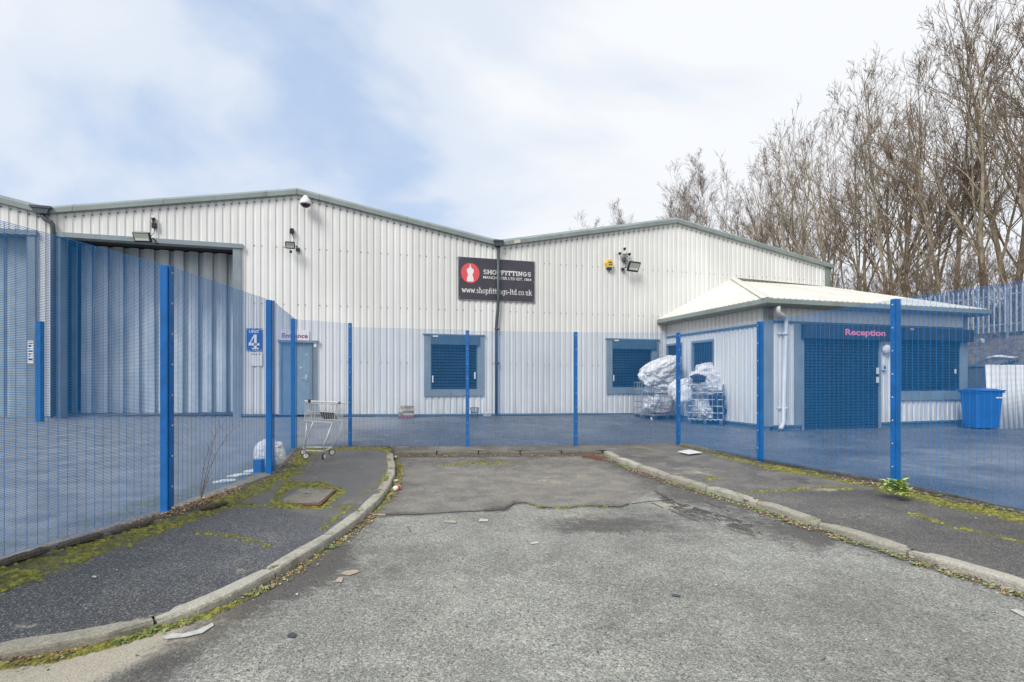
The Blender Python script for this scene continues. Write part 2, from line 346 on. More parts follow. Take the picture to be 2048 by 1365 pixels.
def link_mesh(me, name, parent=None, smooth=False, kind=None, world=True):
    if smooth: me.polygons.foreach_set('use_smooth', [True] * len(me.polygons))
    o = bpy.data.objects.new(name, me); col.objects.link(o)
    if parent is not None:
        if world:
            Tm = Matrix.Identity(4); p = parent; stack = []
            while p is not None: stack.append(p); p = p.parent
            for p in reversed(stack): Tm = Tm @ Matrix.LocRotScale(p.location, p.rotation_euler, p.scale)
            me.transform(Tm.inverted())
        o.parent = parent
    elif world:   # top-level mesh: put its origin at its base centre
        n = len(me.vertices)
        if n:
            co = np.empty(n * 3); me.vertices.foreach_get('co', co); co = co.reshape(-1, 3)
            c = (co.min(0) + co.max(0)) / 2; c[2] = co[:, 2].min()
            me.transform(Matrix.Translation(Vector(-c))); o.location = Vector(c)
    me.update()
    if kind: o['kind'] = kind
    return o
def tag(o, label=None, cat=None, group=None, kind=None):
    if label: o['label'] = label
    if cat: o['category'] = cat
    if group: o['group'] = group
    if kind: o['kind'] = kind
    return o
def thing(name, label, cat, loc, rz=0, group=None):
    o = bpy.data.objects.new(name, None); col.objects.link(o); o.empty_display_size = .1
    o.location = loc; o.rotation_euler = (0, 0, rz); return tag(o, label, cat, group)
def copy_tree(o, parent=None):
    c = o.copy(); col.objects.link(c); c.parent = parent
    for ch in [x for x in bpy.data.objects if x.parent == o]: copy_tree(ch, c)
    return c
def text_mesh(name, txt, m, T, wd, ht, parent, bold=0.0, ext=.002, fit=True, squash=None):
    cu = bpy.data.curves.new(name, 'FONT'); cu.body = txt; cu.size = 1; cu.offset = bold; cu.extrude = 0.002; cu.resolution_u = 3
    ob = bpy.data.objects.new(name, cu); col.objects.link(ob)
    dg = bpy.context.evaluated_depsgraph_get(); me = bpy.data.meshes.new_from_object(ob.evaluated_get(dg))
    bpy.data.objects.remove(ob); bpy.data.curves.remove(cu)
    co = np.empty(len(me.vertices) * 3); me.vertices.foreach_get('co', co); co = co.reshape(-1, 3)
    mn, mxx = co.min(0), co.max(0); d = mxx - mn
    L = Matrix.Diagonal((wd / d[0], ht / d[1], ext / max(d[2], 1e-6), 1)) @ Matrix.Translation((-mn[0] - d[0] / 2, -mn[1] - d[1] / 2, -mn[2]))
    me.transform(T @ L); me.materials.clear(); me.materials.append(m)
    me.name = name
    return link_mesh(me, name, parent, kind='stuff')

# facade frame: local x = along the wall to the right, local -y = out towards the street
TH = math.atan(.2936); P0 = Vector((-6.34, 15.7, 0)); FD = Vector((math.cos(TH), math.sin(TH), 0)); FN = Vector((math.sin(TH), -math.cos(TH), 0))
MF = Matrix.Translation(P0) @ Matrix.Rotation(TH, 4, 'Z')
def fs(px, py=HY, off=0.0, plane_p=None):
    p0 = plane_p or P0; u = (px - CX) / F
    Y = (p0.dot(FN) + off) / Vector((u, 1, 0)).dot(FN); P = Vector((u * Y, Y, 0))
    return (P - p0).dot(FD), CZ + (HY - py) / F * Y
def interp(pts):
    S = sorted(fs(*p) for p in pts); xs = [a for a, b in S]; zs = [b for a, b in S]
    return (lambda s: float(np.interp(s, xs, zs))), S
def prof(s, pitch=.2, d=.022):
    t = (s % pitch) / pitch
    if t < .56: return d
    if t < .68: return d * (1 - (t - .56) / .12)
    if t < .88: return 0.0
    return d * (t - .88) / .12
def corrugate(mb, s0, s1, zb, zt, opens=(), extra=(), pitch=.2, d=.022, o0=0.0):
    bp = set([s0, s1]) | set(extra)
    k = math.floor(s0 / pitch) - 1
    while k * pitch < s1:
        for t in (0, .56, .68, .88): bp.add(round(k * pitch + t * pitch, 5))
        k += 1
    for a, b, c, e in opens: bp |= {a, b}
    bp = sorted(x for x in bp if s0 - 1e-6 <= x <= s1 + 1e-6)
    for a, b in zip(bp[:-1], bp[1:]):
        if b - a < 1e-4: continue
        m = (a + b) / 2; eps = 1e-5
        oa, ob = o0 + prof(a + eps, pitch, d), o0 + prof(b - eps, pitch, d)
        cuts = sorted((c, e) for x, y, c, e in opens if x - 1e-6 <= m <= y + 1e-6)
        spans = []; cu = None
        la, lb = zb(a), zb(b); ta, tb = zt(a), zt(b)
        lo = (la, lb)
        for c, e in cuts:
            if c > max(lo): spans.append((lo, (c, c)))
            lo = (e, e)
        if min(ta, tb) > max(lo): spans.append((lo, (ta, tb)))
        for (l1, l2), (h1, h2) in spans:
            mb.add([(a, -oa, l1), (b, -ob, l2), (b, -ob, h2), (a, -oa, h1)], [(0, 1, 2, 3)])

# ------------------------------------------------------------------ the warehouse row
base_f, BS = interp([(-260, 836), (0, 834), (497, 829), (830, 829), (1267, 826.5), (1335, 827), (1660, 826)])
top_pts = [(-190, 345), (0, 388), (90, 413), (595, 376), (997, 480), (1352, 435), (1662, 527)]
top_f, TS = interp(top_pts)
sV1, sA1, sV2, sA2, sEnd = [fs(*p)[0] for p in ((90, 413), (595, 376), (997, 480), (1352, 435), (1657, 527))]
sLeft = fs(-330, 400)[0]
def opn(x0, y0, x1, y1, y0b=None):
    a, za = fs(x0, y0); b, zb_ = fs(x1, y1); return (a, b, zb_, za)
# openings (s0, s1, zlo, zhi)
O_big = (fs(124)[0], fs(467)[0], -1, fs(467, 498)[1])
O_left = (fs(-175)[0], fs(57)[0], -1, fs(50, 472)[1])
O_door = (fs(559)[0], fs(634)[0], -1, fs(600, 686)[1])
O_w1 = (fs(855)[0], fs(960)[0], fs(905, 786)[1], fs(905, 674)[1])
O_w2 = (fs(1218)[0], fs(1309)[0], fs(1262, 781)[1], fs(1262, 683)[1])
def unit(name, label, s0, s1, opens, z_apex):
    mid = (s0 + s1) / 2
    u = thing(name, label, 'warehouse', MF @ Vector((mid, 0, base_f(mid))), TH)
    mb = MB(MF); corrugate(mb, s0, s1, lambda s: base_f(s), lambda s: top_f(s) - .16, opens, extra=[sA1, sA2])
    mb.build('wall_cladding', M['clad'], u)
    # base flashing with a drip edge, split by openings
    mb = MB(MF); seg = [(s0, s1)]
    for o in opens:
        if o[2] < 0:
            new = []
            for a, b in seg:
                if o[0] > a and o[1] < b: new += [(a, o[0] - .22), (o[1] + .22, b)]
                elif o[1] <= a or o[0] >= b: new.append((a, b))
                elif o[0] <= a: new.append((o[1] + .22, b))
                else: new.append((a, o[0] - .22))
            seg = new
    for a, b in seg:
        n = max(2, int((b - a) / 3))
        for i in range(n):
            p, q = a + (b - a) * i / n, a + (b - a) * (i + 1) / n - .004
            za, zb_ = base_f(p), base_f(q)
            mb.add([(p, -.05, za + .01), (q, -.05, zb_ + .01), (q, -.062, zb_ - .04), (p, -.062, za - .04), (p, -.03, za - .045), (q, -.03, zb_ - .045), (q, -.03, -.3), (p, -.03, -.3), (p, .01, za + .012), (q, .01, zb_ + .012)],
                   [(0, 3, 2, 1), (3, 4, 5, 2), (4, 7, 6, 5), (8, 0, 1, 9)])
    mb.each('base_flashing', M['base_flash'], u)
    return u
def verge(u, pA, pB, joints, mat=None):
    """capping along a roof slope, each length its own part"""
    cuts = [fs(*pA)[0]] + [fs(j)[0] for j in joints] + [fs(*pB)[0]]
    for a, b in zip(cuts[:-1], cuts[1:]):
        mb = MB(MF); b2 = b - .006; za, zb_ = top_f(a), top_f(b2)
        P = [(-.10, -.235), (-.13, -.225), (-.13, -.10), (.02, 0.0), (.16, 0.0), (.16, -.235)]
        v = [(a, y, za + z) for y, z in P] + [(b2, y, zb_ + z) for y, z in P]; n = len(P)
        mb.add(v, [(i, (i + 1) % n, n + (i + 1) % n, n + i) for i in range(n)] + [tuple(range(n - 1, -1, -1)), tuple(range(n, 2 * n))])
        # standing joint cover
        v = [(b2 - .05, y + (-.004 if y < 0 else 0), top_f(b2 - .05) + z + .003) for y, z in P[:4]] + [(b2, y + (-.004 if y < 0 else 0), zb_ + z + .003) for y, z in P[:4]]
        mb.add(v, [(0, 1, 5, 4), (1, 2, 6, 5), (2, 3, 7, 6)])
        mb.build('verge_trim', M['trim'], u)
u3 = unit('warehouse_unit', 'pale ribbed steel warehouse at the left edge with a grey loading door', sLeft, sV1, [O_left], 0)
u4 = unit('warehouse_unit', 'pale ribbed steel warehouse with large open doorway, highest gable of the row', sV1, sV2, [O_big, O_door, O_w1], 0)
u5 = unit('warehouse_unit', 'pale ribbed steel warehouse right of the drainpipe, behind the reception building', sV2, sEnd, [O_w2], 0)
verge(u3, (-190, 345), (84, 411), [-60])
verge(u4, (97, 413), (595, 376), [150, 330, 534]); verge(u4, (595.5, 376), (989, 478), [640, 815])
verge(u5, (1005, 479), (1352, 435), [1040, 1165, 1311]); verge(u5, (1352.5, 435), (1662, 527), [1388, 1524])
# roofs and the long side wall, running back from the street front
for u, a, b in ((u3, sLeft, sV1), (u4, sV1, sV2), (u5, sV2, sEnd)):
    mb = MB(MF); xs = sorted({a, b} | {x for x in (sA1, sA2, fs(-190)[0]) if a < x < b})
    for p, q in zip(xs[:-1], xs[1:]):
        mb.add([(p, .17, top_f(p) - .06), (q, .17, top_f(q) - .06), (q, 30, top_f(q) - .06), (p, 30, top_f(p) - .06)], [(0, 1, 2, 3)])
    mb.add([(a, 30, -.2), (b, 30, -.2)] + [(x, 30, top_f(x) - .07) for x in reversed(xs)], [tuple(range(len(xs) + 2))])
    mb.build('roof', M['trim'], u)
mb = MB(MF)
mb.add([(sEnd, .02, -.2), (sEnd, 30, -.2), (sEnd, 30, top_f(sEnd) - .1), (sEnd, .02, top_f(sEnd) - .1)], [(0, 1, 2, 3)])
mb.build('side_wall', M['clad'], u5)
mb = MB(MF); zt_ = top_f(sEnd) - .24; mb.box((sEnd - .22, -.05, base_f(sEnd)), (sEnd + .012, .05, zt_)); mb.build('corner_flashing', M['trim'], u5)
# fixing screws along the sheeting rails
def rows(u, pts_rows, s0, s1, opens):
    mb = MB(MF)
    for (xa, ya, xb, yb) in pts_rows:
        (a, za), (b, zb_) = fs(xa, ya), fs(xb, yb)
        k = math.ceil(s0 / .2)
        while k * .2 < s1 - .05:
            s = k * .2 + .155; z = za + (zb_ - za) * (s - a) / (b - a)
            if k % 3 != 1 and z < top_f(s) - .3 and not any(o[0] - .3 < s < o[1] + .3 and o[2] - .3 < z < o[3] + .3 for o in opens):
                mb.cbox((s, -.006, z), (.022, .012, .022))
            k += 1
    k = math.ceil(s0 / .2)
    while k * .2 < s1 - .05:
        s = k * .2 + .155; mb.cbox((s, -.006, top_f(s) - .33), (.03, .012, .035)); k += 1
    mb.build('fixing_screws', M['pipe'], u, kind='stuff')
rw = [(517, 492, 1283, 539.7), (589, 609.6, 1283, 632), (660, 724, 1174, 731)]
rows(u4, rw, sV1 + .3, sV2, [O_big, O_door, O_w1]); rows(u5, rw, sV2, sEnd, [O_w2]); rows(u3, rw[:1], sLeft, sV1, [O_left])
# shuttered windows
def shutter_slats(mb, s0, s1, z0, z1, y, sl=.085, d=.014):
    z = z0
    while z < z1 - .002:
        t = min(sl, z1 - z); yb = y - d
        mb.add([(s0, y, z), (s1, y, z), (s1, yb, z + t * .3), (s0, yb, z + t * .3), (s1, yb, z + t * .8), (s0, yb, z + t * .8), (s1, y, z + t * .97), (s0, y, z + t * .97)],
               [(0, 1, 2, 3), (3, 2, 4, 5), (5, 4, 6, 7)]); z += sl
def ring(mb, o, wl, wr, wb, wt, y0, y1):
    a, b, c, e = o
    mb.box((a - wl, y0, c - wb), (a, y1, e + wt)); mb.box((b, y0, c - wb), (b + wr, y1, e + wt))
    mb.box((a + .001, y0 + .002, c - wb), (b - .001, y1, c)); mb.box((a + .001, y0 + .002, e), (b - .001, y1, e + wt))
def win(u, fx0, fy0, fx1, fy1, ix0, iy_box, ix1, iy1, bx1, cx):
    a, b = fs(fx0)[0], fs(fx1)[0]; z1 = fs(cx, fy0)[1]; z0 = fs(cx, fy1)[1]
    i0, i1 = fs(ix0)[0], fs(ix1)[0]; zi0 = fs(cx, iy1)[1]; zb_ = fs(cx, iy_box)[1]; ib = fs(bx1)[0]
    mb = MB(MF); y0, y1 = -.065, .10
    mb.box((a, y0, z0), (i0, y1, z1 - .03)); mb.box((i1, y0, z0), (b, y1, z1 - .03))
    mb.box((i0 + .001, y0 + .003, z0 + .001), (i1 - .001, y1, zi0)); mb.box((a - .04, y0 - .03, z1 - .03), (b + .04, y1, z1))
    wnd = mb.build('window', M['flash'], u)
    mb = MB(MF); mb.bbox((i0 + .002, y0 - .05, zb_), (ib, .05, z1 - .032), .012); mb.build('shutter_box', M['shutter_box'], wnd)
    mb = MB(MF); shutter_slats(mb, i0 + .04, i1 - .04, zi0 + .09, zb_ - .002, .02, .095, .032)
    mb.box((i0 + .04, -.012, zi0 + .004), (i1 - .04, .04, zi0 + .088)); mb.build('roller_shutter', M['shutter'], wnd)
    mb = MB(MF)
    for x in (i0 + .003, i1 - .037): mb.box((x, -.03, zi0 + .002), (x + .034, .03, zb_ - .003))
    mb.each('shutter_guide', M['shutter_box'], wnd)
    mb = MB(MF); mb.box((i0 + .05, -.045, zi0 + .22), (i0 + .085, -.031, zi0 + .44)); mb.box((i1 - .10, -.045, zi0 + .34), (i1 - .06, -.031, zi0 + .56))
    mb.box((i0 + .06, y0 - .058, z1 - .10), (i0 + .22, y0 - .051, z1 - .06)); mb.each('label_sticker', M['letter'], wnd)
win(u4, 848, 669, 967, 792.3, 861, 691, 954, 779, 957.6, 905)
win(u5, 1212, 678, 1315.5, 787.5, 1223, 699.5, 1302, 775, 1310, 1262)
# ----- big doorway
a, b, c, e = O_big
mb = MB(MF); zf = .42; zB = e
mb.box((fs(110)[0], -.09, zf - .1), (a, .25, fs(300, 490)[1] + .02)); jl = mb.build('door_jamb', M['flash'], u4)
mb = MB(MF); mb.box((b, -.09, zf - .1), (fs(483)[0], .25, e + .001)); mb.build('door_jamb', M['flash'], u4)
mb = MB(MF); mb.box((fs(106)[0], -.12, e + .004), (fs(487)[0], .20, e + .13)); mb.build('door_header', M['flash'], u4)
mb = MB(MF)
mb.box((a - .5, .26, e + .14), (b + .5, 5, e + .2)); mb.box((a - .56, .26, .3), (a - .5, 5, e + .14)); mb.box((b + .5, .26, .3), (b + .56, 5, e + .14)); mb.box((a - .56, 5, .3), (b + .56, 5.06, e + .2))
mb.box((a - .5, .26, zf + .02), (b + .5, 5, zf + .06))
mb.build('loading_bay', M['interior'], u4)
n = 21; cl = fs(163, HY, -1.2)[0]; b = fs(477, HY, -1.2)[0]
for i in range(n):
    s0 = cl + (b - cl) * i / n; wd = (b - cl) / n + .06; y = 1.2 + (.12 if i % 2 else 0) + random.uniform(-.01, .01)
    mb = MB(MF); zt = e + .1; lean = random.uniform(-.02, .02)
    v = []; f = []
    for j, (q, yy) in enumerate(((0, .0), (.25, -.02), (.5, -.028), (.75, -.02), (1, 0))):
        v += [(s0 + wd * q + lean, y + yy, zf + .07), (s0 + wd * q, y + yy, zt)]
    for j in range(4): f.append((2 * j, 2 * j + 2, 2 * j + 3, 2 * j + 1))
    mb.add(v, f); mb.build('curtain_strip', M['pvc'], u4, smooth=True)
mb = MB(MF); s0 = fs(145, HY, -1.1)[0]; mb.box((s0, 1.05, zf), (s0 + .1, 1.15, e)); mb.build('curtain_post', M['flash'], u4)
# ----- left doorway
a, b, c, e = O_left
mb = MB(MF); mb.box((b, -.09, .3), (fs(74)[0], .2, e + .001)); mb.build('door_jamb', M['flash'], u3)
mb = MB(MF); mb.box((a - .1, -.12, e + .004), (fs(77)[0], .2, e + .13)); mb.build('door_header', M['flash'], u3)
M['doorpanel'] = plain('grey_blue_door_panel', (.30, .36, .40), .5, var=.12, dirt=(.2, .22, .2))
k = 0; s = b
while s > a:
    mb = MB(MF); s1 = s - .62; y = .32 + (.05 if k % 2 else 0)
    mb.add([(s, y, .45), (s1, y, .45), (s1, y, e + .1), (s, y, e + .1), (s - .08, y - .05, .45), (s1 + .08, y - .05, .45), (s1 + .08, y - .05, e + .1), (s - .08, y - .05, e + .1)],
           [(0, 3, 7, 4), (4, 7, 6, 5), (5, 6, 2, 1)]); mb.build('door_panel', M['doorpanel'], u3); s = s1; k += 1
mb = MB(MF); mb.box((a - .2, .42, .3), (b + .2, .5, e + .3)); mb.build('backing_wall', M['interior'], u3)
# ----- entrance door
a, b, c, e = O_door; zd = base_f(a) - .02; zt = fs(600, 686)[1]
mb = MB(MF); mb.box((a - .04, -.10, zt), (b + .05, .06, zt + .07)); mb.box((a, -.06, zd), (a + .06, .08, zt)); sx = fs(619)[0]
mb.box((sx, -.045, zd), (sx + .07, .08, zt)); mb.box((b - .05, -.06, zd), (b, .08, zt)); fr = mb.build('door_frame', M['flash'], u4)
M['doorblue'] = plain('blue_grey_door_paint', (.22, .31, .38), .45, var=.1, dirt=(.13, .18, .2))
mb = MB(MF); mb.box((a + .062, -.03, zd), (sx - .002, .03, zt - .002)); dr = mb.build('entrance_door', M['doorblue'], u4)
mb = MB(MF); mb.box((sx + .072, -.02, zd), (b - .052, .05, zt - .002)); mb.build('side_panel', M['flash'], u4)
hz = fs(612, 756)[1]; hs = fs(613)[0]
mb = MB(MF); mb.tube([(hs, -.03, hz), (hs, -.09, hz), (hs - .13, -.09, hz - .01)], .012, 6); mb.cbox((hs, -.035, hz), (.05, .012, .2))
mb.build('handle', M['chrome'], dr)
mb = MB(MF); z = fs(612, 710)[1]; mb.cbox((hs, -.035, z), (.05, .014, .05)); mb.cbox((hs - .15, -.035, fs(600, 736)[1]), (.05, .014, .05)); mb.cbox((hs - .38, -.035, fs(600, 736)[1]), (.06, .014, .08)); mb.each('lock', M['chrome'], dr)
mb = MB(MF); s = fs(630.5)[0]; z = fs(630, 691)[1]; mb.box((s - .04, -.075, z - .06), (s + .04, -.062, z + .07)); s = fs(557)[0]; z = fs(557, 719)[1]; mb.box((s - .03, -.075, z - .06), (s + .03, -.05, z + .06)); mb.each('label_sticker', M['letter'], u4)
# rainwater hoppers and pipes
def hopper(u, px, py, w_):
    s, z = fs(px, py, .1); mb = MB(MF)
    mb.box((s - w_ / 2, -.24, z - .02), (s + w_ / 2, -.05, z + .04)); mb.prism([(s - w_ * .42, z - .02), (s - w_ * .3, z - .16), (s + w_ * .3, z - .16), (s + w_ * .42, z - .02)], -.22, -.05)
    mb.build('rain_hopper', M['pipe'], u)
hopper(u4, 996, 484, .32); hopper(u3, 85, 417, .46)
def pt(px, py, o): s, z = fs(px, py, o); return (s, -o, z)
mb = MB(MF); mb.tube([pt(996.5, 490, .13), pt(996.5, 600, .13), pt(995.5, 620, .12), pt(992.5, 655, .10), pt(992.5, 828, .10)], .052, 8)
for py in (659, 727): s, z = fs(992.5, py); mb.cbox((s, -.08, z), (.16, .06, .045)); mb.tube([(s, -.1, z - .03), (s, -.1, z + .03)], .062, 8)
mb.build('drainpipe', M['pipe'], u4, smooth=True)
mb = MB(MF); mb.tube([pt(85, 428, .13), pt(86, 434, .14), pt(92, 440, .14), pt(101, 444, .14), pt(105, 450, .13), pt(106, 462, .13), pt(106, 832, .13)], .055, 8); mb.build('drainpipe', M['pipe'], u3, smooth=True)
# patch on the trim by the valley
mb = MB(MF); s, z = fs(1034, 481, .135); a_, b_ = s - .1, s + .12
mb.add([(a_, -.137, top_f(a_) - .22), (b_, -.137, top_f(b_) - .22), (b_, -.137, top_f(b_) - .11), (a_, -.137, top_f(a_) - .11)], [(0, 1, 2, 3)]); mb.build('repair_patch', M['cream'], u5)

# ------------------------------------------------------------------ signs and fittings on the wall
TXT = Matrix.Rotation(R(90), 4, 'X')
def sign_T(px, py, off): s, z = fs(px, py, off); return MF @ Matrix.Translation((s, -off, z)) @ TXT
def board(name, label, cat, x0, y0, x1, y1, off, mat, th=.012):
    cx, cy = (x0 + x1) / 2, (y0 + y1) / 2; a, b = fs(x0, HY, off)[0], fs(x1, HY, off)[0]; z1, z0 = fs(cx, y0, off)[1], fs(cx, y1, off)[1]
    t = thing(name, label, cat, MF @ Vector(((a + b) / 2, -off, z0)), TH)
    mb = MB(MF); mb.box((a, -off, z0), (b, -off + th, z1)); mb.build('board', mat, t)
    return t, a, b, z0, z1
t, a, b, z0, z1 = board('company_sign', 'dark company sign with a red dress form badge, mounted behind the drainpipe', 'sign', 917, 519, 1069, 601.5, .062, M['sign'], .02)
mb = MB(MF); k = .012
for q in ((a - k, -.058, z0 - k, b + k, z0), (a - k, -.058, z1, b + k, z1 + k)): mb.box((q[0], -.058, q[2]), (q[3], -.035, q[4]))
mb.box((a - k, -.058, z0 + .001), (a, -.035, z1 - .001)); mb.box((b, -.058, z0 + .001), (b + k, -.035, z1 - .001)); mb.each('edge_trim', M['zinc'], t)
mb = MB(MF)
for s in (a + .04, (a + b) / 2, b - .04):
    for z in (z0 + .05, (z0 + z1) / 2, z1 - .05):
        if not (s == (a + b) / 2 and z == (z0 + z1) / 2): mb.tube([(s, -.06, z), (s, -.068, z)], .013, 8)
mb.build('fixing_screws', M['zinc'], t, kind='stuff')
cs, czz = fs(940.5, 546.5, .064); r = (fs(959, HY, .064)[0] - fs(922, HY, .064)[0]) / 2
def flat(poly, off, mat, name, par): mb = MB(MF); mb.prism(poly, -off, -off + .003); return mb.build(name, mat, par)
flat([(cs + r * math.cos(2 * math.pi * i / 40), czz + r * 1.06 * math.sin(2 * math.pi * i / 40)) for i in range(40)], .066, M['red'], 'badge_disc', t)
hb = [(0, .84), (.06, .84), (.06, .62), (.14, .54), (.2, .45), (.36, .38), (.39, .28), (.33, .05), (.23, -.14), (.29, -.36), (.36, -.55), (.35, -.84)]
pl = [(cs + x * r, czz + z * r * 1.06) for x, z in hb] + [(cs - x * r, czz + z * r * 1.06) for x, z in reversed(hb)]
flat(pl[::-1], .069, M['letter'], 'dress_form_emblem', t)
# slab-serif lettering drawn from strokes (unit box 0..1 wide, 0..1 high)
def arc(cx, cy, rx, ry, a0, a1, n=10): return [(cx + rx * math.cos(R(a0 + (a1 - a0) * i / n)), cy + ry * math.sin(R(a0 + (a1 - a0) * i / n))) for i in range(n + 1)]
SER = .13
GL = {
 'H': (1.15, [[(.22, 0), (.22, 1)], [(.93, 0), (.93, 1)], [(.22, .5), (.93, .5)]], [(.22, 0), (.22, 1), (.93, 0), (.93, 1)]),
 'O': (1.05, [arc(.52, .5, .38, .5, 0, 360, 20)], []),
 'P': (1.0, [[(.24, 0), (.24, 1)], [(.24, 1)] + arc(.55, .74, .28, .26, 90, -90) + [(.24, .48)]], [(.24, 0), (.1, 1)]),
 'F': (.95, [[(.24, 0), (.24, 1)], [(.1, 1), (.85, 1), (.85, .78)], [(.24, .52), (.62, .52)]], [(.24, 0)]),
 'I': (.55, [[(.27, 0), (.27, 1)]], [(.27, 0), (.27, 1)]),
 'T': (1.0, [[(.5, 0), (.5, 1)], [(.1, .76), (.1, 1), (.9, 1), (.9, .76)]], [(.5, 0)]),
 'N': (1.15, [[(.24, 0), (.24, 1), (.9, 0), (.9, 1)]], [(.24, 0), (.15, 1), (.9, 1)]),
 'G': (1.1, [arc(.52, .5, .38, .5, 50, 330, 16) + [(.86, .45), (.58, .45)]], []),
 'S': (.95, [arc(.48, .74, .3, .26, 30, 240, 10) + arc(.48, .26, .32, .26, 70, -150, 10)], []),
 'w': (1.2, [[(.12, .66), (.35, 0), (.6, .6), (.85, 0), (1.08, .66)]], [(.12, .66), (1.08, .66)]),
 '.': (.42, [[(.2, .03), (.2, .04)]], []),
 's': (.7, [arc(.34, .50, .2, .16, 30, 240, 8) + arc(.34, .17, .22, .17, 70, -150, 8)], []),
 'h': (.95, [[(.22, 0), (.22, 1)], [(.22, .45)] + arc(.48, .40, .25, .26, 160, 0, 8) + [(.73, 0)]], [(.22, 0), (.73, 0), (.14, 1)]),
 'o': (.85, [arc(.42, .33, .30, .33, 0, 360, 16)], []),
 'p': (.92, [[(.22, -.3), (.22, .66)], arc(.48, .33, .28, .33, 0, 360, 16)], [(.22, -.3), (.14, .66)]),
 'f': (.6, [[(.26, 0), (.26, .8)] + arc(.45, .8, .19, .2, 180, 50, 6), [(.08, .62), (.52, .62)]], [(.26, 0)]),
 'i': (.5, [[(.24, 0), (.24, .66)], [(.24, .92), (.24, .94)]], [(.24, 0), (.16, .66)]),
 't': (.6, [[(.26, .9), (.26, .15)] + arc(.44, .16, .18, .15, 180, 320, 6), [(.06, .62), (.52, .62)]], []),
 'n': (.95, [[(.22, 0), (.22, .66)], [(.22, .45)] + arc(.48, .40, .25, .26, 160, 0, 8) + [(.73, 0)]], [(.22, 0), (.73, 0), (.14, .66)]),
 'g': (.92, [arc(.42, .33, .28, .33, 0, 360, 16), [(.70, .66), (.70, -.1)] + arc(.44, -.1, .26, .2, 0, -150, 8)], [(.78, .66)]),
 '-': (.55, [[(.1, .34), (.45, .34)]], []),
 'l': (.5, [[(.24, 0), (.24, 1)]], [(.24, 0), (.16, 1)]),
 'd': (.95, [arc(.42, .33, .28, .33, 0, 360, 16), [(.70, 0), (.70, 1)]], [(.62, 1), (.80, 0)]),
 'c': (.8, [arc(.44, .33, .30, .33, 45, 315, 12)], []),
 'u': (.95, [[(.22, .66), (.22, .25)] + arc(.46, .25, .24, .25, 180, 360, 8), [(.70, .66), (.70, 0)]], [(.14, .66), (.62, .66), (.80, 0)]),
 'k': (.95, [[(.22, 0), (.22, 1)], [(.26, .28), (.72, .66)], [(.42, .40), (.80, 0)]], [(.22, 0), (.14, 1), (.72, .66), (.80, 0)]),
}
def slab_text(txt, a, b, z0, z1, off, th, par, name='lettering'):
    tw = sum(GL[c][0] for c in txt); k = (b - a) / tw; h = z1 - z0; x = a; mb = MB(MF)
    def seg(p, q, wd):
        p, q = Vector(p), Vector(q); d = q - p
        if d.length < 1e-6: d = Vector((0, 1)); 
        d.normalize(); e = d * wd * .32; nn = Vector((-d.y, d.x)) * wd / 2; p = p - e; q = q + e
        c = [p - nn, q - nn, q + nn, p + nn]; mb.prism([(v.x, v.y) for v in c], -off, -off + .002)
    for ch in txt:
        wd, st, ser = GL[ch]
        for line in st:
            P = [(x + u * k, z0 + v * h) for u, v in line]
            for i in range(len(P) - 1): seg(P[i], P[i + 1], th)
        for u, v in ser: seg((x + (u - .14) * k, z0 + v * h), (x + (u + .14) * k, z0 + v * h), th * .75)
        x += wd * k
    return mb.build(name, M['letter'], par)
def fz(px, py): return fs(px, py, .066)
slab_text('SHOPFITTINGS', fz(966, 0)[0], fz(1062.5, 0)[0], fz(1014, 550.5)[1], fz(1014, 543)[1] , .066, .030, t)
z = fz(1014, 557.5)[1]; aa, bb = fz(966.5, 0)[0], fz(1062.5, 0)[0]
text_mesh('lettering', 'MANCHESTER LTD EST. 1864', M['letter'], MF @ Matrix.Translation(((aa + bb) / 2, -.066, z)) @ TXT, bb - aa, .092, t, bold=.004)
slab_text('www.shopfittings-ltd.co.uk', fz(923.5, 0)[0], fz(1064, 0)[0], fz(995, 588)[1], fz(995, 577.5)[1], .066, .020, t)
# unit plaque
t, a, b, z0, z1 = board('unit_plaque', 'blue enamel plaque reading UNIT 4 on the pale cladding', 'sign', 493, 657, 524, 702, .045, M['plaque'])
cxs = (a + b) / 2; wq, hq = b - a, z1 - z0
text_mesh('lettering', 'UNIT', M['letter'], MF @ Matrix.Translation((cxs, -.048, z1 - hq * .15)) @ TXT, wq * .66, hq * .13, t, bold=.02)
mb = MB(MF)
def q4(pl): mb.prism([(cxs + x * wq, z0 + z * hq) for x, z in pl], -.049, -.046)
q4([(-.02, .72), (.17, .72), (.17, .12), (-.02, .12)]); q4([(-.02, .72), (-.02, .60), (-.22, .34), (-.36, .34), (-.36, .31)][:5]); q4([(-.36, .23), (.33, .23), (.33, .34), (-.36, .34)]); q4([(-.14, .07), (.30, .07), (.30, .13), (-.14, .13)])
mb.build('numeral', M['letter'], t)
mb = MB(MF)
for x in (-1, 1):
    for z in (0, 1):
        X = cxs + x * wq * .44; Z = z0 + hq * (.045 if z == 0 else .955); mb.tube([(X, -.048, Z), (X, -.051, Z)], .012, 8)
for z in (.02, .97): mb.box((a + wq * .16, -.048, z0 + hq * z - .003), (b - wq * .16, -.046, z0 + hq * z + .004))
mb.each('white_border', M['letter'], t)
t, a, b, z0, z1 = board('wall_notice', 'white paper notice fixed under the blue unit plaque', 'notice', 501, 705, 525, 732, .042, M['letter'], .004)
text_mesh('lettering', 'Shop Flr', M['pipe'], MF @ Matrix.Translation(((a + b) / 2, -.044, z1 - .06)) @ TXT, (b - a) * .8, .05, t)
t, a, b, z0, z1 = board('entrance_sign', 'white Entrance sign in purple letters above the blue door', 'sign', 561, 660.5, 618.5, 683, .05, M['letter'])
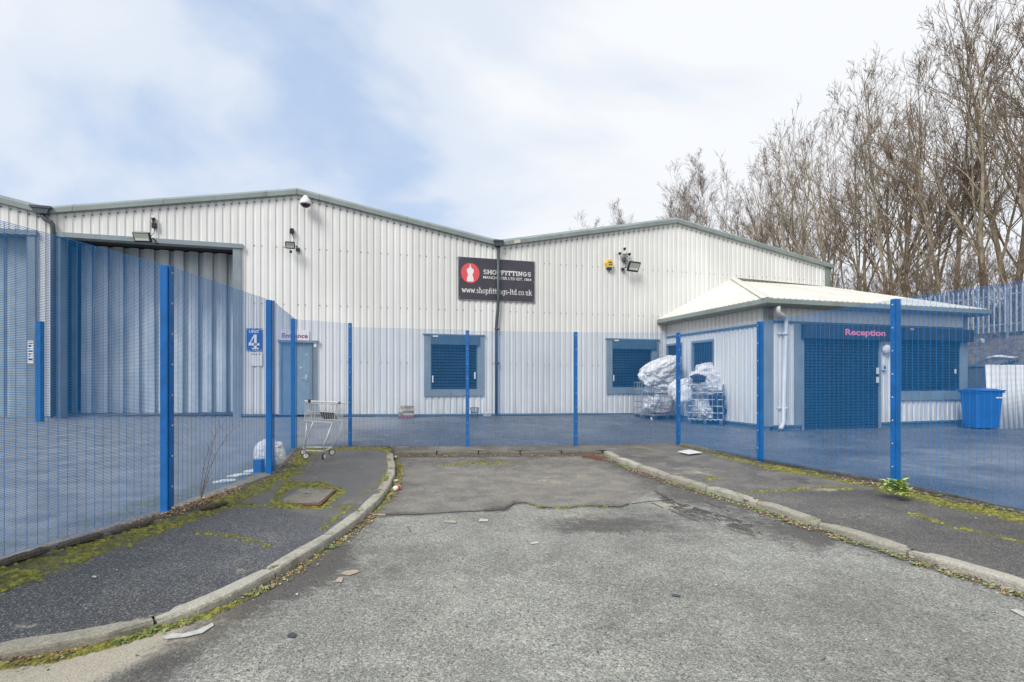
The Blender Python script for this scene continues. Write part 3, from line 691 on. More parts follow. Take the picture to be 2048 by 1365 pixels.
text_mesh('lettering', 'Entrance', M['purple'], MF @ Matrix.Translation(((a + b) / 2, -.053, (z0 + z1) / 2)) @ TXT, (b - a) * .90, (z1 - z0) * .42, t, bold=.025)
t, a, b, z0, z1 = board('wall_notice', 'tall white notice on the far left loading door', 'notice', 55, 682, 67, 728, .10, M['letter'], .004)
mb = MB(MF)
for i in range(7): z = z1 - .08 - i * .07; mb.box((a + .02, -.103, z), (b - .02 - .03 * (i % 3), -.1005, z + .03))
mb.each('print_line', M['navy'], t)
# floodlights
def flood(label, px, py, wpx, hpx, lx, yaw, motion=False, o=.32, arm_side=1):
    s, z = fs(px, py, o); sw = fs(px + wpx / 2, py, o)[0] - fs(px - wpx / 2, py, o)[0]; sh = sw * hpx / wpx
    t = thing('floodlight', label, 'floodlight', MF @ Vector((s, -o, z - sh / 2)), TH, 'floodlights on the warehouse wall')
    L = Matrix.Translation((s, -o, z)) @ Matrix.Rotation(R(yaw), 4, 'Z') @ Matrix.Rotation(R(-38), 4, 'X')
    L = Matrix.Translation((s, -o, z)) @ Matrix.Rotation(R(yaw), 4, 'Z') @ Matrix.Rotation(R(28), 4, 'X')
    sh *= 1.08; fw = sw * .08
    mb = MB(MF @ L); mb.bbox((-sw / 2, -.02, -sh / 2), (sw / 2, .05, sh / 2), .015); mb.box((-sw / 2 + fw, .05, -sh / 3), (sw / 2 - fw, .085, sh / 3))
    for k in range(7): x = -sw / 2 + fw * 1.4 + k * (sw - fw * 2.8) / 6; mb.box((x - .004, .086, -sh / 3), (x + .004, .11, sh / 3))
    mb.build('housing', M['black'], t)
    mb = MB(MF @ L); mb.box((-sw / 2 + fw, -.026, -sh * .20), (sw / 2 - fw, -.021, sh * .38)); mb.build('lamp_glass', M['lampglass'], t)
    mb = MB(MF @ L); mb.prism([(-sw / 2 + fw, -sh * .30), (sw / 2 - fw, -sh * .30), (sw / 2 - fw * 2, -sh * .10), (-sw / 2 + fw * 2, -sh * .10)], -.034, -.027); mb.build('reflector', M['reflector'], t)
    x = arm_side * (sw / 2 + .05); mb = MB(MF); s2 = s + x
    mb.tube([(s2 - arm_side * .03, -o + .03, z), (s2, -o + .06, z - .02), (s2, -.06, z - .05)], .022, 6); mb.cbox((s2, -.055, z - .05), (.11, .05, .10)); mb.build('bracket', M['pipe'], t)
    if motion: mb = MB(MF); mb.lathe([(.02, -.06), (.04, -.04), (.04, 0), (.02, .02)], 10, Matrix.Translation((s + .02, -o + .02, z - sh / 2 - .06))); mb.build('motion_sensor', M['black'], t)
    return t
flood('large black floodlight over the left end of the open doorway', 284, 475, 37, 22, 0, -8)
flood('small black floodlight with motion sensor right of the open doorway', 580, 491, 20, 14, 0, 0, True)
flood('large black floodlight beside the yellow alarm box', 1268, 534, 25, 17, 0, 10, arm_side=-1)
def jbox(label, px, py, cable, cell=False):
    s, z = fs(px, py, .06); t = thing('junction_box', label, 'junction box', MF @ Vector((s, -.05, z - .08)), TH)
    mb = MB(MF); mb.bbox((s - .055, -.13, z - .075), (s + .055, -.034, z + .075), .012); mb.build('housing', M['black'], t)
    mb = MB(MF); mb.tube([pt(*c) for c in cable], .008, 5); mb.build('cable', M['black'], t)
    if cell:
        s, z = fs(px - 2, py - 12, .08); mb = MB(MF); mb.lathe([(.03, -.07), (.035, 0), (.055, .02), (.055, .04)], 10, Matrix.Translation((s, -.09, z))); mb.build('light_sensor', M['black'], t)
        mb = MB(MF); mb.lathe([(.055, .041), (.04, .075), (.01, .09)], 10, Matrix.Translation((s, -.09, z))); mb.build('sensor_cap', M['cream'], t)
jbox('black junction box above the floodlight at the doorway left end', 309, 452, [(309, 458, .06), (308, 466, .06), (303, 472, .12), (300, 478, .3)], True)
jbox('black junction box above the small floodlight', 584, 463, [(584, 468, .06), (587, 476, .05), (588, 482, .1), (584, 486, .3)])
# dome camera under the gable
s, z = fs(611, 405, .3); t = thing('dome_camera', 'white dome security camera under the main gable peak', 'camera', MF @ Vector((s, -.3, z - .12)), TH)
mb = MB(MF); mb.lathe([(.16, -.06), (.165, -.02), (.14, .06), (.08, .15), (.05, .2), (.02, .21)], 18, Matrix.Translation((s, -.28, z))); mb.tube([(s, -.28, z + .19), (s, -.03, z + .22)], .03, 8); mb.build('housing', M['white'], t, True)
mb = MB(MF); mb.lathe([(.02, -.155), (.07, -.14), (.12, -.10), (.145, -.062)], 18, Matrix.Translation((s, -.28, z))); mb.build('lens_dome', M['black'], t, True)
# camera cluster
s, z = fs(1249, 508, .1); t = thing('camera_cluster', 'cluster of small security cameras on a cream ball beside the alarm box', 'camera', MF @ Vector((s, -.1, z - .3)), TH)
mb = MB(MF); mb.lathe([(.03, -.05), (.08, -.04), (.085, 0), (.06, .05), (.02, .07)], 14, Matrix.Translation((s, -.13, z))); mb.cbox((s, -.08, z - .01), (.05, .1, .05)); mb.build('ball_mount', M['cream'], t, True)
for dx, dz in ((-.21, .0), (.17, .0), (-.02, .18)):
    mb = MB(MF); L = Matrix.Translation((s + dx, -.15, z + dz)); mb.lathe([(.02, -.07), (.045, -.04), (.05, 0), (.055, .015)], 12, L); c = mb.build('camera_head', M['black'], t, True)
    mb = MB(MF); mb.lathe([(.057, .016), (.05, .04), (.02, .05)], 12, L); mb.build('hood', M['white'], c, True)
    mb = MB(MF); mb.tube([(s, -.08, z), (s + dx * .8, -.08, z + dz * .8), (s + dx, -.12, z + dz + .03)], .014, 6); mb.build('arm', M['white'], t, True)
mb = MB(MF); mb.bbox((s - .06, -.14, z - .28), (s + .06, -.034, z - .13), .015); mb.build('junction_box', M['pipe'], t)
mb = MB(MF); mb.tube([(s + .09 + .07 * math.cos(i * .7), -.06, z - .28 + .07 * math.sin(i * .7)) for i in range(20)], .009, 5); mb.build('cable_loop', M['black'], t)
# alarm box
s, z = fs(1219, 529, .08); t = thing('alarm_box', 'yellow hexagonal burglar alarm box on the wall', 'alarm', MF @ Vector((s, -.06, z - .22)), TH)
hexp = [(-.17, .04), (-.09, .18), (.07, .18), (.15, .0), (.09, -.13), (-.10, -.13)]
mb = MB(MF); v = [(s + x, -.035, z + q) for x, q in hexp] + [(s + x * .85, -.14, z + q * .85) for x, q in hexp]
mb.add(v, [(i, (i + 1) % 6, 6 + (i + 1) % 6, 6 + i) for i in range(6)] + [tuple(range(6, 12))]); mb.build('cover', M['yellow'], t)
mb = MB(MF); mb.prism([(s - .12, z - .134), (s + .10, z - .134), (s + .05, z - .21), (s - .06, z - .21)], -.12, -.034); mb.build('strobe', M['navy'], t)
mb = MB(MF); mb.box((s - .06, -.145, z - .05), (s + .075, -.141, z + .075)); mb.build('badge', M['navy'], t)
text_mesh('lettering', 'ADT', M['letter'], MF @ Matrix.Translation((s + .007, -.1455, z + .012)) @ TXT, .11, .05, t, bold=.03)

# ------------------------------------------------------------------ reception building
sJ = fs(1334)[0]; J = MF @ Vector((sJ, 0, 0))
TL = 4.94; RL = 7.59         # side length, front length
C0 = J + FN * TL            # front left corner
MR = Matrix.Translation(C0) @ Matrix.Rotation(TH, 4, 'Z')      # local x right along front, y back, z up
def rs(px, py=HY, off=0): u = (px - CX) / F; Y = (C0.dot(FN) + off) / Vector((u, 1, 0)).dot(FN); P = Vector((u * Y, Y, 0)); return (P - C0).dot(FD), CZ + (HY - py) / F * Y
rec = thing('reception_building', 'low white reception building with hipped cream roof and dark roller shutters', 'building', C0 + Vector((2, 1, .1)), TH)
zb = lambda s: rs(1700, 849)[1]; ZB = .215; ZE = 3.52
zbeam = rs(1700, 651)[1] - .02
dx0, dx1 = rs(1603)[0], rs(1757)[0]; wx0, wx1 = rs(1797)[0], rs(1917)[0]
z_sill0, z_sill1 = rs(1860, 800)[1], rs(1860, 782)[1]; z_box = rs(1860, 683)[1]
Od = (dx0, dx1, -1, zbeam); Ow = (wx0, wx1, z_sill0, zbeam)
mb = MB(MR); corrugate(mb, .12, RL - .12, lambda s: ZB, lambda s: ZE, [Od, Ow], pitch=.2, d=.03); mb.build('front_wall', M['clad'], rec)
# side wall: local frame rotated so that x runs from back (junction) to the front corner
MS = Matrix.Translation(J) @ Matrix.Rotation(TH - math.pi / 2, 4, 'Z')
def ss(px, py=HY, off=0):
    nrm = -FD; u = (px - CX) / F; Y = (J.dot(nrm) + off) / Vector((u, 1, 0)).dot(nrm); P = Vector((u * Y, Y, 0)); return (P - J).dot(FN), CZ + (HY - py) / F * Y
swins = []
for x0, x1, y0, y1 in ((1336, 1365, 691, 744), (1387, 1428, 685, 737)):
    a, b = ss(x0)[0], ss(x1)[0]; cx = (x0 + x1) / 2; swins.append((a, b, ss(cx, y1)[1], ss(cx, y0)[1]))
mb = MB(MS); corrugate(mb, 0.04, TL - .12, lambda s: ZB + .02, lambda s: ZE, swins, pitch=.2, d=.03); mb.build('side_wall', M['clad'], rec)
for (a, b, c, e) in swins:
    mb = MB(MS); ring(mb, (a, b, c, e), .05, .05, .05, .07, -.055, .06); f_ = mb.build('window', M['flash'], rec)
    mb = MB(MS); mb.box((a, .05, c), (b, .06, e)); mb.build('pane', M['shutter_box'], f_)
    mb = MB(MS); z = c + .03
    while z < e - .02: mb.box((a + .01, .01, z), (b - .01, .035, z + .03)); z += .075
    mb.box(((a + b) / 2 - .015, .0, c), ((a + b) / 2 + .015, .009, e)); mb.build('window_bars', M['shutter'], f_)
# corner posts, beams, base
mb = MB(MR); mb.box((-.045, -.045, ZB - .02), (.13, .13, ZE)); mb.build('corner_flashing', M['flash'], rec)
mb = MB(MR); mb.box((RL - .13, -.045, ZB - .02), (RL + .045, .13, ZE)); mb.build('corner_flashing', M['flash'], rec)
mb = MB(MR); mb.box((.14, -.05, zbeam), (RL - .14, .02, zbeam + .07)); mb.build('beam_flashing', M['base_flash'], rec)
mb = MB(MS); z = ss(1423, 663.5)[1]; mb.box((.05, -.052, z - .03), (TL - .14, .02, z + .035)); mb.build('beam_flashing', M['base_flash'], rec)
mb = MB(MR)
for a, b in ((.14, dx0 - .07), (dx1 + .07, RL - .14)): mb.box((a, -.055, ZB - .04), (b, .02, ZB + .01)); mb.box((a, -.02, -.3), (b, .05, ZB - .041))
mb.each('base_flashing', M['base_flash'], rec)
mb = MB(MS); mb.box((.05, -.055, ZB - .03), (TL - .14, .02, ZB + .022)); mb.box((.05, -.02, -.3), (TL + .02, .05, ZB - .031)); mb.each('base_flashing', M['base_flash'], rec)
# roller shutter door
sh = MB(MR); zg = .05; ztd = rs(1680, 681)[1]; shutter_slats(sh, dx0 + .05, dx1 - .02, zg + .1, ztd, .02, .085, .03); sh.box((dx0 + .05, -.01, zg), (dx1 - .02, .05, zg + .098)); dsh = sh.build('roller_shutter', M['shutter'], rec)
mb = MB(MR); mb.box((dx0 - .02, -.05, zg), (dx0 + .048, .05, ztd)); mb.box((dx1 - .018, -.05, zg), (dx1 + .05, .05, ztd)); mb.each('shutter_guide', M['flash'], rec)
mb = MB(MR); bx1 = rs(1780)[0]; mb.bbox((dx0 - .06, -.20, ztd + .003), (bx1, .03, zbeam - .004), .015); bxo = mb.build('shutter_box', M['shutter'], rec)
a, zc = rs(1690.5, 665.5, .2); b = rs(1770.5, 665, .2)[0]
text_mesh('lettering', 'Reception', M['pink'], MR @ Matrix.Translation(((a + b) / 2, -.204, zc - .01)) @ TXT, b - a, .235, bxo, bold=.03)
mb = MB(MR); mb.box((dx0 - .3, -.05, ZB), (dx0 - .022, .02, zbeam - .002)); mb.build('door_jamb', M['flash'], rec)
mb = MB(MR); mb.box((wx0 - .05, -.052, z_sill1), (wx0, .02, zbeam - .002)); mb.build('window_jamb', M['flash'], rec)
mb = MB(MR); mb.box((wx1, -.052, z_sill1), (wx1 + .22, .02, z_box - .01)); mb.build('window_jamb', M['flash'], rec)
mb = MB(MR); mb.box((wx0 - .06, -.08, z_sill0), (rs(1933)[0], .02, z_sill1)); mb.build('window_sill', M['flash'], rec)
mb = MB(MR); shutter_slats(mb, wx0 + .01, wx1 - .01, z_sill1 + .09, z_box, .0, .085, .03); mb.box((wx0 + .01, -.03, z_sill1 + .003), (wx1 - .01, .02, z_sill1 + .088)); ws = mb.build('roller_shutter', M['shutter'], rec)
mb = MB(MR); mb.bbox((wx0 + .002, -.19, z_box), (rs(1935)[0], .03, zbeam - .004), .015); mb.build('shutter_box', M['shutter'], rec)
mb = MB(MR); x, z = rs(1822, 658, .2); mb.box((x - .02, -.196, z - .03), (x + .13, -.192, z + .01)); mb.each('label_sticker', M['pink'], rec)
mb = MB(MR); x, z = rs(1911, 743, .04); mb.box((x - .03, -.05, z - .07), (x + .03, -.03, z + .07)); mb.each('label_sticker', M['letter'], rec)
# bulkhead lamp, entry keypad, lock plates by the door
x, z = rs(1771, 699, .05); mb = MB(MR); mb.lathe([(.15, 0), (.15, .05), (.12, .09), (.05, .11), (0.01, .112)], 20, Matrix.Translation((x, -.04, z)) @ Matrix.Rotation(R(90), 4, 'X')); mb.build('bulkhead_lamp', M['white'], rec, True)
x, z = rs(1767, 735, .05); mb = MB(MR); mb.box((x - .07, -.09, z - .09), (x + .07, -.032, z + .09)); kp = mb.build('entry_keypad', M['white_pipe'], rec)
mb = MB(MR); mb.box((x - .04, -.095, z - .05), (x + .04, -.0905, z + .03)); mb.build('keypad_screen', M['shutter_box'], kp)
for py in (742, 760): x, z = rs(1754, py, .05); mb = MB(MR); mb.box((x - .035, -.09, z - .09), (x + .035, -.051, z + .09)); mb.each('lock_plate', M['white'], rec)
# gutter / fascia
EO = .38
for (p, q, nm) in (((-EO, -EO), (RL + .45, -EO), 0), ((-EO, TL + .02), (-EO, -EO), 1), ((RL + .45, -EO), (RL + .45, TL), 2)):
    p, q = Vector((*p, 0)), Vector((*q, 0)); d = (q - p).normalized(); o = Vector((d.y, -d.x, 0))
    nseg = max(1, round((q - p).length / 3)); L_ = (q - p).length / nseg
    for i in range(nseg):
        a, b = p + d * L_ * i, p + d * (L_ * (i + 1) - .005); mb = MB(MR)
        P = [(-.10, 3.50), (.0, 3.50), (.05, 3.54), (.05, 3.655), (.03, 3.67), (-.10, 3.66)]; n = len(P)
        def cr_(base, t_):  # mitre the corners
            vv = []
            for k, z in P:
                m = 0
                if base == 'a' and i == 0 and nm in (0, 2): m = -k
                if base == 'b' and i == nseg - 1 and nm in (0, 1): m = k
                vv.append(tuple(t_ + o * k + d * m + Vector((0, 0, z))))
            return vv
        mb.add(cr_('a', a) + cr_('b', b), [(j, (j + 1) % n, n + (j + 1) % n, n + j) for j in range(n)] + [tuple(range(n - 1, -1, -1)), tuple(range(n, 2 * n))])
        mb.build('gutter', M['trim'], rec)
mb = MB(MR); mb.box((-EO + .02, -EO + .02, 3.49), (RL + .42, TL - .02, 3.505)); mb.build('soffit', M['flash'], rec)
# hipped roof: apex points on the warehouse wall
sa, za = fs(1466, 557.5); Ap = MR.inverted() @ (MF @ Vector((sa, -.045, za))); sb, zb2 = fs(1640, 574); Bp = MR.inverted() @ (MF @ Vector((sb, -.045, zb2)))
el, er, ebl = Vector((-EO + .02, -EO + .02, 3.665)), Vector((RL + .43, -EO + .02, 3.665)), Vector((-EO + .02, TL - .05, 3.665)); ebr = Vector((RL + .43, TL, 3.665))
def roofplane(name, poly, ang, mat=M['roof']):
    """ribbed sheet: clip strips running up the slope"""
    nrm = (poly[1] - poly[0]).cross(poly[2] - poly[0]).normalized()
    if nrm.z < 0: nrm = -nrm
    ex = (poly[1] - poly[0]).normalized(); ey = nrm.cross(ex).normalized()
    if ey.z < 0: ey = -ey
    P2 = [((p - poly[0]).dot(ex), (p - poly[0]).dot(ey)) for p in poly]; xs = [p[0] for p in P2]
    x = min(xs); mb = MB(MR); pitch = .2
    bps = []
    k = math.floor(x / pitch)
    while k * pitch < max(xs):
        bps += [k * pitch, k * pitch + .12, k * pitch + .14, k * pitch + .18]; k += 1
    bps = sorted({b for b in bps if min(xs) < b < max(xs)} | set(xs))
    def span(xv):
        ys = []
        for i in range(len(P2)):
            (x1, y1), (x2, y2) = P2[i], P2[(i + 1) % len(P2)]
            if abs(x2 - x1) < 1e-6:
                if abs(xv - x1) < 1e-6: ys += [y1, y2]
                continue
            if min(x1, x2) - 1e-6 <= xv <= max(x1, x2) + 1e-6: ys.append(y1 + (y2 - y1) * (xv - x1) / (x2 - x1))
        return (min(ys), max(ys)) if ys else None
    for a, b in zip(bps[:-1], bps[1:]):
        if b - a < 1e-4: continue
        A, B = span(a + 1e-5), span(b - 1e-5)
        if not A or not B: continue
        def h(v): t = (v % pitch) / pitch; return .0 if t < .6 else (.03 * (t - .6) / .1 if t < .7 else (.03 if t < .9 else .03 * (1 - (t - .9) / .1)))
        ha, hb_ = h(a + 1e-5), h(b - 1e-5)
        def PT(xv, yv, hh): return poly[0] + ex * xv + ey * yv + nrm * hh
        mb.add([PT(a, A[0], ha), PT(b, B[0], hb_), PT(b, B[1], hb_), PT(a, A[1], ha)], [(0, 1, 2, 3)])
    return mb.build(name, mat, rec)
roofplane('roof', [el, er, Bp, Ap], 0); roofplane('roof', [ebl, el, Ap], 0); roofplane('roof', [er, ebr, Bp], 0)
up = Vector((0, 0, .035))
for p, q, nm in ((el, Ap, 'hip_capping'), (er, Bp, 'hip_capping'), (Ap, Bp, 'wall_flashing'), (ebl, Ap, 'wall_flashing')):
    d = (q - p).normalized(); sd_ = d.cross(Vector((0, 0, 1))).normalized(); mb = MB(MR); dn = Vector((0, 0, -.035)); s3 = .13
    a, b = p + up, q + up
    mb.add([a - sd_ * s3 + dn, a, a + sd_ * s3 + dn, b - sd_ * s3 + dn, b, b + sd_ * s3 + dn], [(0, 1, 4, 3), (1, 2, 5, 4)])
    mb.build(nm, M['roof'], rec)
# white downpipe at the front corner
def pr(px, py, o): s, z = rs(px, py, o); return (s, -o, z)
mb = MB(MR); mb.tube([pr(1556, 613, .33), pr(1556, 620, .33), pr(1558, 628, .30), pr(1566, 631, .2), pr(1571, 636, .13), pr(1572, 646, .13), pr(1567, 846, .13), pr(1565, 850, .16), pr(1561, 858, .24)],
                     [.062, .062, .062, .06, .06, .058, .058, .06, .06], 10)
for py in (668, 817): x, z = rs(1570, py, .13); mb.tube([(x, -.13, z - .035), (x, -.13, z + .035)], .07, 10); mb.box((x - .18, -.06, z - .02), (x + .13, -.045, z + .02))
mb.build('downpipe', M['white_pipe'], rec, True)
# low wall & back walls so that the building is closed
mb = MB(MR); mb.box((RL - .05, .14, -.2), (RL, TL + 2, ZE)); mb.build('end_wall', M['clad'], rec)

# ------------------------------------------------------------------ ground surfaces
def np_noise(x, y, sc_, seed=0):
    """cheap smooth value noise on arrays"""
    r = np.random.default_rng(seed).random((128, 128)); x = x * sc_ + 1000.3; y = y * sc_ + 1000.7
    xi = np.floor(x).astype(int); yi = np.floor(y).astype(int); fx = x - xi; fy = y - yi; fx = fx * fx * (3 - 2 * fx); fy = fy * fy * (3 - 2 * fy)
    g = lambda i, j: r[i % 128, j % 128]
    return (g(xi, yi) * (1 - fx) + g(xi + 1, yi) * fx) * (1 - fy) + (g(xi, yi + 1) * (1 - fx) + g(xi + 1, yi + 1) * fx) * fy
def fbm(x, y, sc_, seed=0): return (np_noise(x, y, sc_, seed) + .5 * np_noise(x, y, sc_ * 2.1, seed + 1) + .25 * np_noise(x, y, sc_ * 4.3, seed + 2)) / 1.75
def pdist(x, y, pts):
    d = np.full(x.shape, 1e9)
    for (ax, ay), (bx, by) in zip(pts[:-1], pts[1:]):
        vx, vy = bx - ax, by - ay; t = np.clip(((x - ax) * vx + (y - ay) * vy) / (vx * vx + vy * vy + 1e-12), 0, 1)
        d = np.minimum(d, np.hypot(x - ax - t * vx, y - ay - t * vy))
    return d
def resample(pts, n):
    P = np.array(pts, float); d = np.r_[0, np.cumsum(np.hypot(*np.diff(P, axis=0).T))]; t = np.linspace(0, d[-1], n)
    return np.c_[np.interp(t, d, P[:, 0]), np.interp(t, d, P[:, 1])]
def smoothline(pts, it=2):
    P = [tuple(p) for p in pts]
    for _ in range(it):
        Q = [P[0]]
        for a, b in zip(P[:-1], P[1:]): Q += [(a[0] * .75 + b[0] * .25, a[1] * .75 + b[1] * .25), (a[0] * .25 + b[0] * .75, a[1] * .25 + b[1] * .75)]
        P = Q + [P[-1]]
    return P
def offset(pts, w_):
    P = np.array(pts); T_ = np.gradient(P, axis=0); T_ /= np.linalg.norm(T_, axis=1)[:, None]; return P + np.c_[-T_[:, 1], T_[:, 0]] * w_
def ktop(y): return .052 + .0035 * np.clip(y, 0, 11)
def kp(px, py):
    Y = 5.0
    for _ in range(8): Y = (CZ - float(ktop(Y))) * F / (py - HY)
    return ((px - CX) / F * Y, Y)
KL = smoothline([(-3.3, -1.5), (-3.25, 1.0), (-3.12, 2.2), (-2.98, 2.62), kp(0, 1298), kp(159, 1278), kp(300, 1240), kp(440, 1198), kp(560, 1135.6), kp(615.5, 1102), kp(663.6, 1074.6), kp(737.6, 1019), kp(778, 974.7), kp(793, 937.7), kp(787.5, 915.5), (-2.31, 10.22)], 1)
KR = smoothline([(1.81, 10.50), kp(1225, 912), kp(1328, 949), kp(1399, 968.5), kp(1490, 994.6), kp(1589, 1027.7), kp(1730, 1073), kp(1933, 1133), kp(2048, 1168.5), (3.85, 2.6), (4.1, 1.2), (4.3, -1.5)], 1)
KB = [(-2.30, 10.25), (-.5, 10.30), (1.80, 10.37)]
KW = .125
FL = [(-4.35, -1.5), (-4.0, .7), (-3.74, 2.95), (-3.405, 5.17), (-3.363, 7.43), (-4.10, 9.97), (-3.21, 10.4), (-2.45, 10.47)]
FR = [(-2.45, 10.47), (-.901, 10.63), (1.341, 11.0), (3.595, 11.3), (4.241, 9.03), (4.949, 6.81), (5.41, 4.61), (5.9, 2.3), (6.5, -1.5)]
def strip(name, A, B, zA, zB, mat, masks, n, m, wA=None):
    A_, B_ = resample(A, n), resample(B, n); t = np.linspace(0, 1, m)[None, :]
    X = A_[:, :1] * (1 - t) + B_[:, :1] * t; Y = A_[:, 1:] * (1 - t) + B_[:, 1:] * t
    za = zA(A_[:, 0], A_[:, 1])[:, None]; zb_ = zB(B_[:, 0], B_[:, 1])[:, None]; Z = za * (1 - t) + zb_ * t
    Z = Z + (fbm(X, Y, 1.3, 5) - .5) * .012 * np.minimum(1, 6 * np.minimum(t, 1 - t))
    me = bpy.data.meshes.new(name); V = np.c_[X.ravel(), Y.ravel(), Z.ravel()]
    i = np.arange(n - 1)[:, None] * m + np.arange(m - 1)[None, :]; q = np.stack([i, i + 1, i + m + 1, i + m], -1).reshape(-1, 4)
    me.from_pydata(V.tolist(), [], q.tolist())
    nrm = np.cross(V[q[0][1]] - V[q[0][0]], V[q[0][2]] - V[q[0][0]])
    if nrm[2] < 0: me.flip_normals()
    Yc = np.maximum(Y, .8); PX = CX + F * X / Yc; PY = HY - F * (Z - CZ) / Yc
    mk = masks(X, Y, PX, PY, t)
    for nm, arr in mk.items():
        a = me.attributes.new(nm, 'FLOAT', 'POINT'); a.data.foreach_set('value', np.ascontiguousarray(np.broadcast_to(arr, X.shape), dtype=np.float32).ravel())
    me.materials.append(mat)
    o = link_mesh(me, name, None, True, 'structure', world=False)
    return o, X, Y, Z, mk
def blob(PX, PY, cx, cy, rx, ry, k=1.0): return k * np.exp(-(((PX - cx) / rx) ** 2 + ((PY - cy) / ry) ** 2))
def line(PX, PY, pts, w_, k=1.0, asp=1.0): return k * np.exp(-(pdist(PX, PY * asp, [(x, y * asp) for x, y in pts]) / w_) ** 2)
crack = [(740, 1031), (840, 1029), (900, 1025), (975, 1022), (1010, 1019), (1028, 1007), (1050, 1006), (1085, 1016), (1130, 1016), (1175, 1012), (1240, 1014), (1258, 1008)]
def road_masks(X, Y, PX, PY, t):
    dl = pdist(X, Y, KL); dr = pdist(X, Y, KR); db = pdist(X, Y, KB)
    cy = np.interp(PX, [c[0] for c in crack] + [1300, 1345, 1400], [c[1] for c in crack] + [985, 960, 930])
    patch = 1 / (1 + np.exp((PY - cy) / 1.2)); patch *= 1 / (1 + np.exp((PX - (1345 - (cy - 930) * .2)) / 25)) * .999
    n = fbm(X, Y, 3, 11); n2 = fbm(X, Y, 1.1, 21)
    mud = .75 * np.exp(-(dl / .07) ** 2) + .85 * np.exp(-(dr / .10) ** 2) + .65 * np.exp(-(db / .16) ** 2)
    mud = mud + line(PX, PY, crack, 4, .55) + line(PX, PY, crack[3:6], 8, .3)
    mud += .42 * np.exp(-(pdist(PX, PY, [(1290, 965), (1390, 1000), (1500, 1040), (1640, 1078)]) / 30) ** 2) + .25 * np.exp(-((dr - .1) / .35) ** 2)
    mud += blob(PX, PY, 1240, 1045, 130, 20, .48) + blob(PX, PY, 1150, 1060, 110, 14, .32)
    for k, dy in enumerate((0, 6, 12, 19, 25, 33)):
        mud += line(PX, PY, [(1310 + 5 * k, 984 + dy), (1345 + 6 * k, 1003 + dy), (1400 + 8 * k, 1022 + dy), (1490 + 4 * k, 1046 + dy * .8)], 1.7, .42) * (fbm(X, Y, 7, 13) > .42)
    mud += line(PX, PY, [(230, 1400), (330, 1320), (450, 1245), (530, 1180), (640, 1105)], 48, .72) + .3 * np.exp(-((dl - .1) / .3) ** 2) * (PY < 1200)
    mud += blob(PX, PY, 960, 925, 200, 12, .3) + blob(PX, PY, 1300, 940, 90, 14, .35) + blob(PX, PY, 1160, 1250, 60, 25, .12)
    mud += .14 + .34 * (n2 - .5) * 2
    pale = line(PX, PY, [(-200, 1440), (0, 1365), (130, 1338), (270, 1282), (400, 1230), (440, 1212)], 40, 1.5) * np.clip((600 - PX) / 150, 0, 1)
    pale += blob(PX, PY, 1330, 1010, 60, 14, .5) + blob(PX, PY, 1200, 1035, 80, 8, .45) + blob(PX, PY, 1030, 1008, 22, 5, .5) + blob(PX, PY, 1500, 985, 30, 8, .4)
    pale += blob(PX, PY, 1100, 960, 160, 18, .25) + blob(PX, PY, 1000, 1200, 420, 110, .13) + .12 + .3 * (fbm(X, Y, 1.7, 17) - .5)
    moss = .62 * np.exp(-((dl - .05) / .05) ** 2) + .40 * np.exp(-((dr - .06) / .06) ** 2) + blob(PX, PY, 980, 927, 130, 6, .55) + line(PX, PY, crack[6:], 2.5, .6)
    moss += line(PX, PY, [(0, 1335), (130, 1310), (260, 1265), (430, 1215)], 12, .55) + blob(PX, PY, 860, 932, 60, 4, .3) + line(PX, PY, [(780, 995), (800, 960), (803, 935)], 7, .5)
    moss += line(PX, PY, [(1300, 975), (1390, 985), (1480, 1015)], 5, .35)
    moss += .16 * (n - .5) - .02
    return dict(patch=patch, mud=mud, pale=pale, moss=moss)
n_ = 520
KLr = [tuple(p) for p in KL]; KRr = [tuple(p) for p in reversed(KR)]
kb_all = resample(KB, 40)
road, RX, RY, RZ, rmk = strip('road', KLr, KRr, lambda x, y: np.zeros_like(x) - .002, lambda x, y: np.zeros_like(x) - .002, M['road'], road_masks, n_, 190)
# left footway
KLb = offset(resample(KL, 200), KW - .05); KRb = offset(resample(KR, 200), KW - .05)
def paveL(X, Y, PX, PY, t):
    df = pdist(X, Y, FL); dk = pdist(X, Y, [tuple(p) for p in KLb]); n = fbm(X, Y, 2.2, 31)
    man = [(547, 1004), (578, 970), (650, 972), (683, 985), (640, 1011), (547, 1007)]
    moss = .74 * np.exp(-((df - .30) / .24) ** 2) * np.clip((PY - 960) / 60, 0, 1) + .62 * np.exp(-((df - .2) / .2) ** 2) * (PY < 1010)
    moss += .6 * np.exp(-(dk / .035) ** 2) * np.clip((PX - 300) / 300, .35, 1)
    moss += line(PX, PY, man, 9, .85) + line(PX, PY, [(395, 1065), (480, 1075), (535, 1092)], 4, .65) + line(PX, PY, [(430, 1010), (520, 1014), (640, 1014), (700, 1014)], 4, .65)
    moss += line(PX, PY, [(640, 1060), (720, 995), (765, 960), (775, 930)], 10, .5) + blob(PX, PY, 680, 925, 70, 10, .35) + blob(PX, PY, 620, 950, 60, 6, .3) + blob(PX, PY, 660, 905, 60, 6, .4)
    moss += .20 * (n - .5)
    patch = 1 / (1 + np.exp((PY - 1020 - 20 * np.sin(PX / 90)) / 9))
    mud = .75 * np.exp(-(df / .1) ** 2) + .7 * (fbm(X, Y, 1.6, 41) - .38)
    pale = .12 + .5 * (fbm(X, Y, 2.1, 47) - .5) + blob(PX, PY, 45, 1252, 40, 14, .5) + blob(PX, PY, 700, 1005, 30, 5, .35) + .45 * np.exp(-(dk / .03) ** 2)
    return dict(patch=patch, moss=moss, mud=mud, pale=pale)
kt = lambda x, y: ktop(y) - .014
